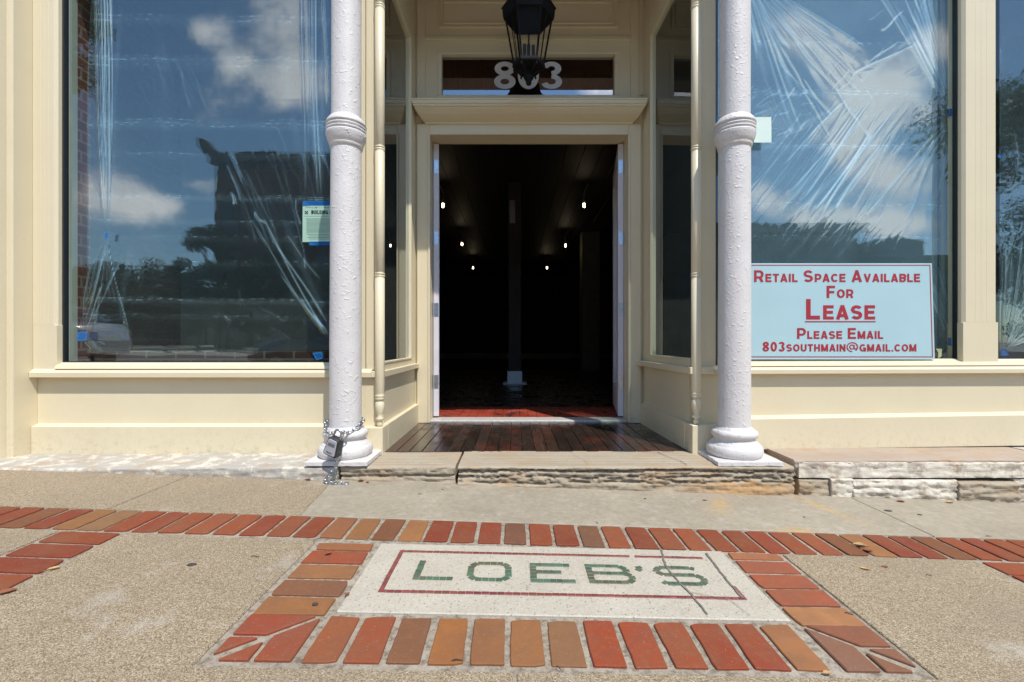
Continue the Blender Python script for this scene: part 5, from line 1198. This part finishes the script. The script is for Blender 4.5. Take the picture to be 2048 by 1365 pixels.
mb = MB(); mb.prism([(a - .1, ym_ + .1, Z(485, D + 4)), (m_, ym_ + .1, Z(474, D + 4)), (b + .1, ym_ + .1, Z(488, D + 4)), (b + .1, ym_ + .1, Z(486, D + 4)), (m_, ym_ + .1, Z(471.5, D + 4)), (a - .1, ym_ + .1, Z(483, D + 4))], (0, -5.2, 0)); part('roof', mb, TR1, o)
D = 37; yf = -(D - 2 * YM)
house('middle_building', mx(810, D), mx(1310, D), yf, yf - 12, 6.5, 'two storey brick building facing the doorway from across the street', BR1, TR2, 1, 7)
D = 52; yf = -(D - 2 * YM)
house('low_warehouse', mx(40, D), mx(470, D), yf, yf - 12, Z(588, D), 'long low dark warehouse behind the trees, mirrored low in the left window', BR1, TR1, 1, 8)
# trees
def leaf_mat(name, c1, c2):
    m, t, b = nodes(name); a = N(t, 'ShaderNodeAttribute', attribute_name='shade'); g = N(t, 'ShaderNodeNewGeometry')
    c = ramp(t, noi(t, g.outputs['Position'], 1.4, 3), [(.35, c1), (.65, c2)]); t.links.new(c, b.inputs['Base Color']); b.inputs['Roughness'].default_value = .5
    tl = N(t, 'ShaderNodeBsdfTranslucent'); t.links.new(c, tl.inputs[0]); mx_ = N(t, 'ShaderNodeMixShader'); mx_.inputs[0].default_value = .35
    t.links.new(b.outputs[0], mx_.inputs[1]); t.links.new(tl.outputs[0], mx_.inputs[2]); t.links.new(mx_.outputs[0], t.nodes['Material Output'].inputs[0]); return m
LF = leaf_mat('tree_leaves', (.045, .085, .022), (.075, .125, .035)); LF2 = leaf_mat('dark_tree_leaves', (.03, .055, .02), (.05, .085, .028))
BARK = M('bark', (.09, .07, .055), (.06, .048, .038), 6, rough=.9, bump=.6, bscale=30, stretch=(3, 3, .6))
def tree(x, y, h, cr, zc, n, ls, label, mat=None, seed=0, lean=(0, 0), squash=.8):
    r_ = np.random.RandomState(seed + 5); z0 = gz(x) if y > -3.2 else -.08
    o = root('street_tree' if y > -8 else 'tree', (x, y, z0), label, 'tree', 'trees along the street')
    cl = []
    for k in range(max(10, int(cr * 7 * max(1, squash)))):
        v = r_.normal(size=3); v /= np.linalg.norm(v); v *= r_.uniform(.25, 1) ** .6; cl.append((x + lean[0] + v[0] * cr, y + lean[1] + v[1] * cr, zc + v[2] * cr * squash, r_.uniform(.26, .46) * cr))
    mb = MB(); ht = zc - cr * squash * .5
    mb.tube([(x, y, z0 - .05), (x + .03, y, z0 + (ht - z0) * .5), (x + lean[0] * .4, y + lean[1] * .4, ht), (x + lean[0], y + lean[1], zc + cr * .3)], [h * .022, h * .017, h * .014, h * .005], 10)
    for c in cl[:14]:
        b_ = (x + lean[0] * .35, y + lean[1] * .35, ht - .3 + .5 * r_.rand()); mb.tube([b_, tuple((p * .45 + q_ * .55) + (0, 0, .2)[i] for i, (p, q_) in enumerate(zip(b_, c[:3]))), c[:3]], [h * .007, h * .005, h * .002], 6)
    part('trunk', mb, BARK, o)
    per = n // len(cl); P_ = []
    for c in cl:
        v = r_.normal(size=(per, 3)); v /= np.linalg.norm(v, axis=1)[:, None]; v *= (r_.rand(per) ** .45)[:, None] * c[3]; v[:, 2] *= .75; P_.append(v + np.array(c[:3]))
    P_ = np.concatenate(P_); m = len(P_); t = r_.normal(size=(m, 3)); t[:, 2] -= .5; t /= np.linalg.norm(t, axis=1)[:, None]; s = np.cross(t, r_.normal(size=(m, 3))); s /= np.linalg.norm(s, axis=1)[:, None]
    L = ls * r_.uniform(.7, 1.3, (m, 1)); V = np.stack([P_ - t * L * .5, P_ + s * L * .24, P_ + t * L * .5, P_ - s * L * .24], 1).reshape(-1, 3) - np.array([x, y, z0])
    me = npmesh('crown', V, np.arange(m * 4).reshape(m, 4), mat or LF, False); c_ = bpy.data.objects.new('crown', me); link(c_, o); OFF[c_.name] = OFF[o.name]
tree(11.0, -2.3, 8, 2.5, 5.0, 20000, .13, 'leafy street tree on the near kerb mirrored in the far right window', LF, 1, (.3, .2), 1.25)
tree(-9.9, -2.2, 8.5, 1.75, 6.75, 7000, .14, 'street tree whose lowest branch shows at the top left of the left window', LF, 2, (.6, .3))
def tmir(u, vtop, D, cr, n, label, seed, ls=.22, sq=.9):
    x = mx(u, D); y = -(D - 2 * YM); zt = Z(vtop, D); cr *= .82; sq = max(.5, (zt - .6) / 2 / cr / 1.2); tree(x, y, zt, cr, zt - cr * sq * 1.25, n, ls, label, LF2, seed, (0, 0), sq)
tmir(436, 405, 27, 2.1, 9000, 'slender tree at the corner of the tall brick building', 3, .2, 1.9)
tmir(455, 520, 26, 1.8, 6000, 'bushy tree before the tall brick building', 13, .2, 1.1)
tmir(560, 470, 27, 2.2, 8000, 'round tree shading the front of the tall brick building', 14, .2, 1.2)
tmir(640, 500, 26.5, 2.2, 8000, 'second round tree before the brick building nearest the doorway', 15, .2, 1.2)
tmir(330, 490, 42, 3.4, 9000, 'broad tree left of the tall brick building', 4, .28)
tmir(255, 488, 44, 3.6, 9000, 'wide low tree farther left across the street', 5, .28)
tmir(195, 512, 41, 3.0, 8000, 'dark tree at the far left across the street', 6, .28)
tmir(100, 480, 44, 4.2, 9000, 'tall tree beyond the left window edge across the street', 7, .3)
tmir(392, 500, 30, 2.3, 7000, 'shrubby tree under the cornice scroll', 16, .2, 1.1)
tmir(2075, 372, 36, 4.0, 9000, 'big tree across the street mirrored at the right edge', 8, .28)
# cars at the kerb
def car(xc, yc, flip, label, paint, L=4.5, lamp_red=True):
    s = -1 if flip else 1; zg = gz(xc) - .13
    o = root('parked_car', (xc, yc, zg), label, 'car', 'cars parked at the kerb')
    secs = [(-.5, .42, .62, .62, .60), (-.485, .30, .88, .90, .76), (-.44, .24, .98, 1.0, .84), (-.36, .22, 1.0, 1.02, .88), (-.30, .22, 1.01, 1.04, .88), (-.2, .22, .98, 1.02, .9), (0, .22, .96, .99, .9), (.2, .22, .95, .97, .9), (.3, .22, .92, .95, .88), (.42, .24, .82, .84, .82), (.48, .30, .70, .72, .72), (.5, .42, .58, .6, .55)]
    def sec(t, z0, z1, zt, hw): return [(xc + s * t * L, yc + sx * hw, zg + z) for sx, z in ((-.86, z0), (-1, z0 + .12), (-1.02, (z0 + z1) / 2), (-.97, z1 - .04), (-.8, zt), (0, zt + .03), (.8, zt), (.97, z1 - .04), (1.02, (z0 + z1) / 2), (1, z0 + .12), (.86, z0))]
    mb = MB(); mb.rings([sec(*q_) for q_ in secs]); part('body', mb, paint, o)
    cab = [(-.40, .95, .97, .78), (-.31, .98, 1.36, .62), (-.12, .98, 1.47, .60), (.06, .97, 1.45, .60), (.15, .95, 1.33, .62), (.29, .9, .94, .76)]
    mb = MB(); mb.rings([[(xc + s * t * L, yc + sx, zg + z) for sx, z in ((-.84, zb_), (-hw, zt), (-hw * .5, zt + .04), (hw * .5, zt + .04), (hw, zt), (.84, zb_))] for t, zb_, zt, hw in cab]); part('cabin', mb, M('car_glass', (.02, .025, .03), rough=.05), o)
    mb = MB(); mb.rings([[(xc + s * t * L, yc + sx, zg + z) for sx, z in ((-hw, zt), (-hw * .5, zt + .05), (hw * .5, zt + .05), (hw, zt), (hw, zt - .02), (-hw, zt - .02))] for t, zt, hw in ((-.30, 1.38, .62), (-.12, 1.485, .61), (.06, 1.465, .61), (.14, 1.36, .62))]); part('roof', mb, paint, o)
    TY = M('tyre_rubber', (.02, .02, .02), rough=.8); RM = M('alloy_rim', (.5, .5, .52), rough=.3, metal=.9)
    for t in (-.31, .32):
        for sy in (-1, 1):
            X, Y = xc + s * t * L, yc + sy * .80
            cyl = lambda r, y0, y1: [[(X + r * math.cos(a), yy, zg + .32 + r * math.sin(a)) for a in [2 * math.pi * k / 24 for k in range(24)]] for yy in (y0, y1)]
            mb = MB(); mb.rings(cyl(.32, Y - .11, Y + .11)); w_ = part('wheel', mb, TY, o); mb = MB(); mb.rings(cyl(.2, Y - .115, Y + .115)); part('rim', mb, RM, w_)
    RL = M('red_lamp_lens', (.55, .02, .02), rough=.15); WL = M('clear_lamp_lens', (.6, .6, .62), rough=.1)
    for sy in (-1, 1):
        mb = MB(); X = xc - s * .475 * L; mb.box(min(X - .05, X + .1 * s), max(X - .05, X + .1 * s), yc + sy * .76 - .12, yc + sy * .76 + .12, zg + .74, zg + .88, .03, 2); part('taillight', mb, RL, o)
        mb = MB(); X = xc + s * .465 * L; mb.box(X - .14, X + .1, yc + sy * .68 - .16, yc + sy * .68 + .16, zg + .58, zg + .72, .04, 2); part('headlight', mb, WL, o)
    mb = MB(); X = xc + s * .497 * L
    for k in range(7): mb.box(X - .03, X + .03, yc - .45, yc + .45, zg + .36 + k * .03, zg + .372 + k * .03, .003)
    part('grille', mb, RM, o); mb = MB(); X = xc - s * .5 * L; mb.box(X - .012, X + .012, yc - .26, yc + .26, zg + .6, zg + .73, .004); part('number_plate', mb, M('plate_white', (.6, .6, .58)), o)
car(-11.9, -4.7, True, 'silver car parked at the kerb with its tail light mirrored low in the left window', M('silver_paint', (.55, .54, .55), rough=.25, metal=.5, coat=.6))
car(-3.7, -4.6, True, 'dark blue car parked at the kerb mirrored beside the left column', M('dark_blue_paint', (.02, .028, .05), rough=.25, coat=.8))
car(4.6, -4.5, False, 'black car parked at the kerb facing the lease sign window', M('black_paint', (.015, .015, .017), rough=.25, coat=.8))
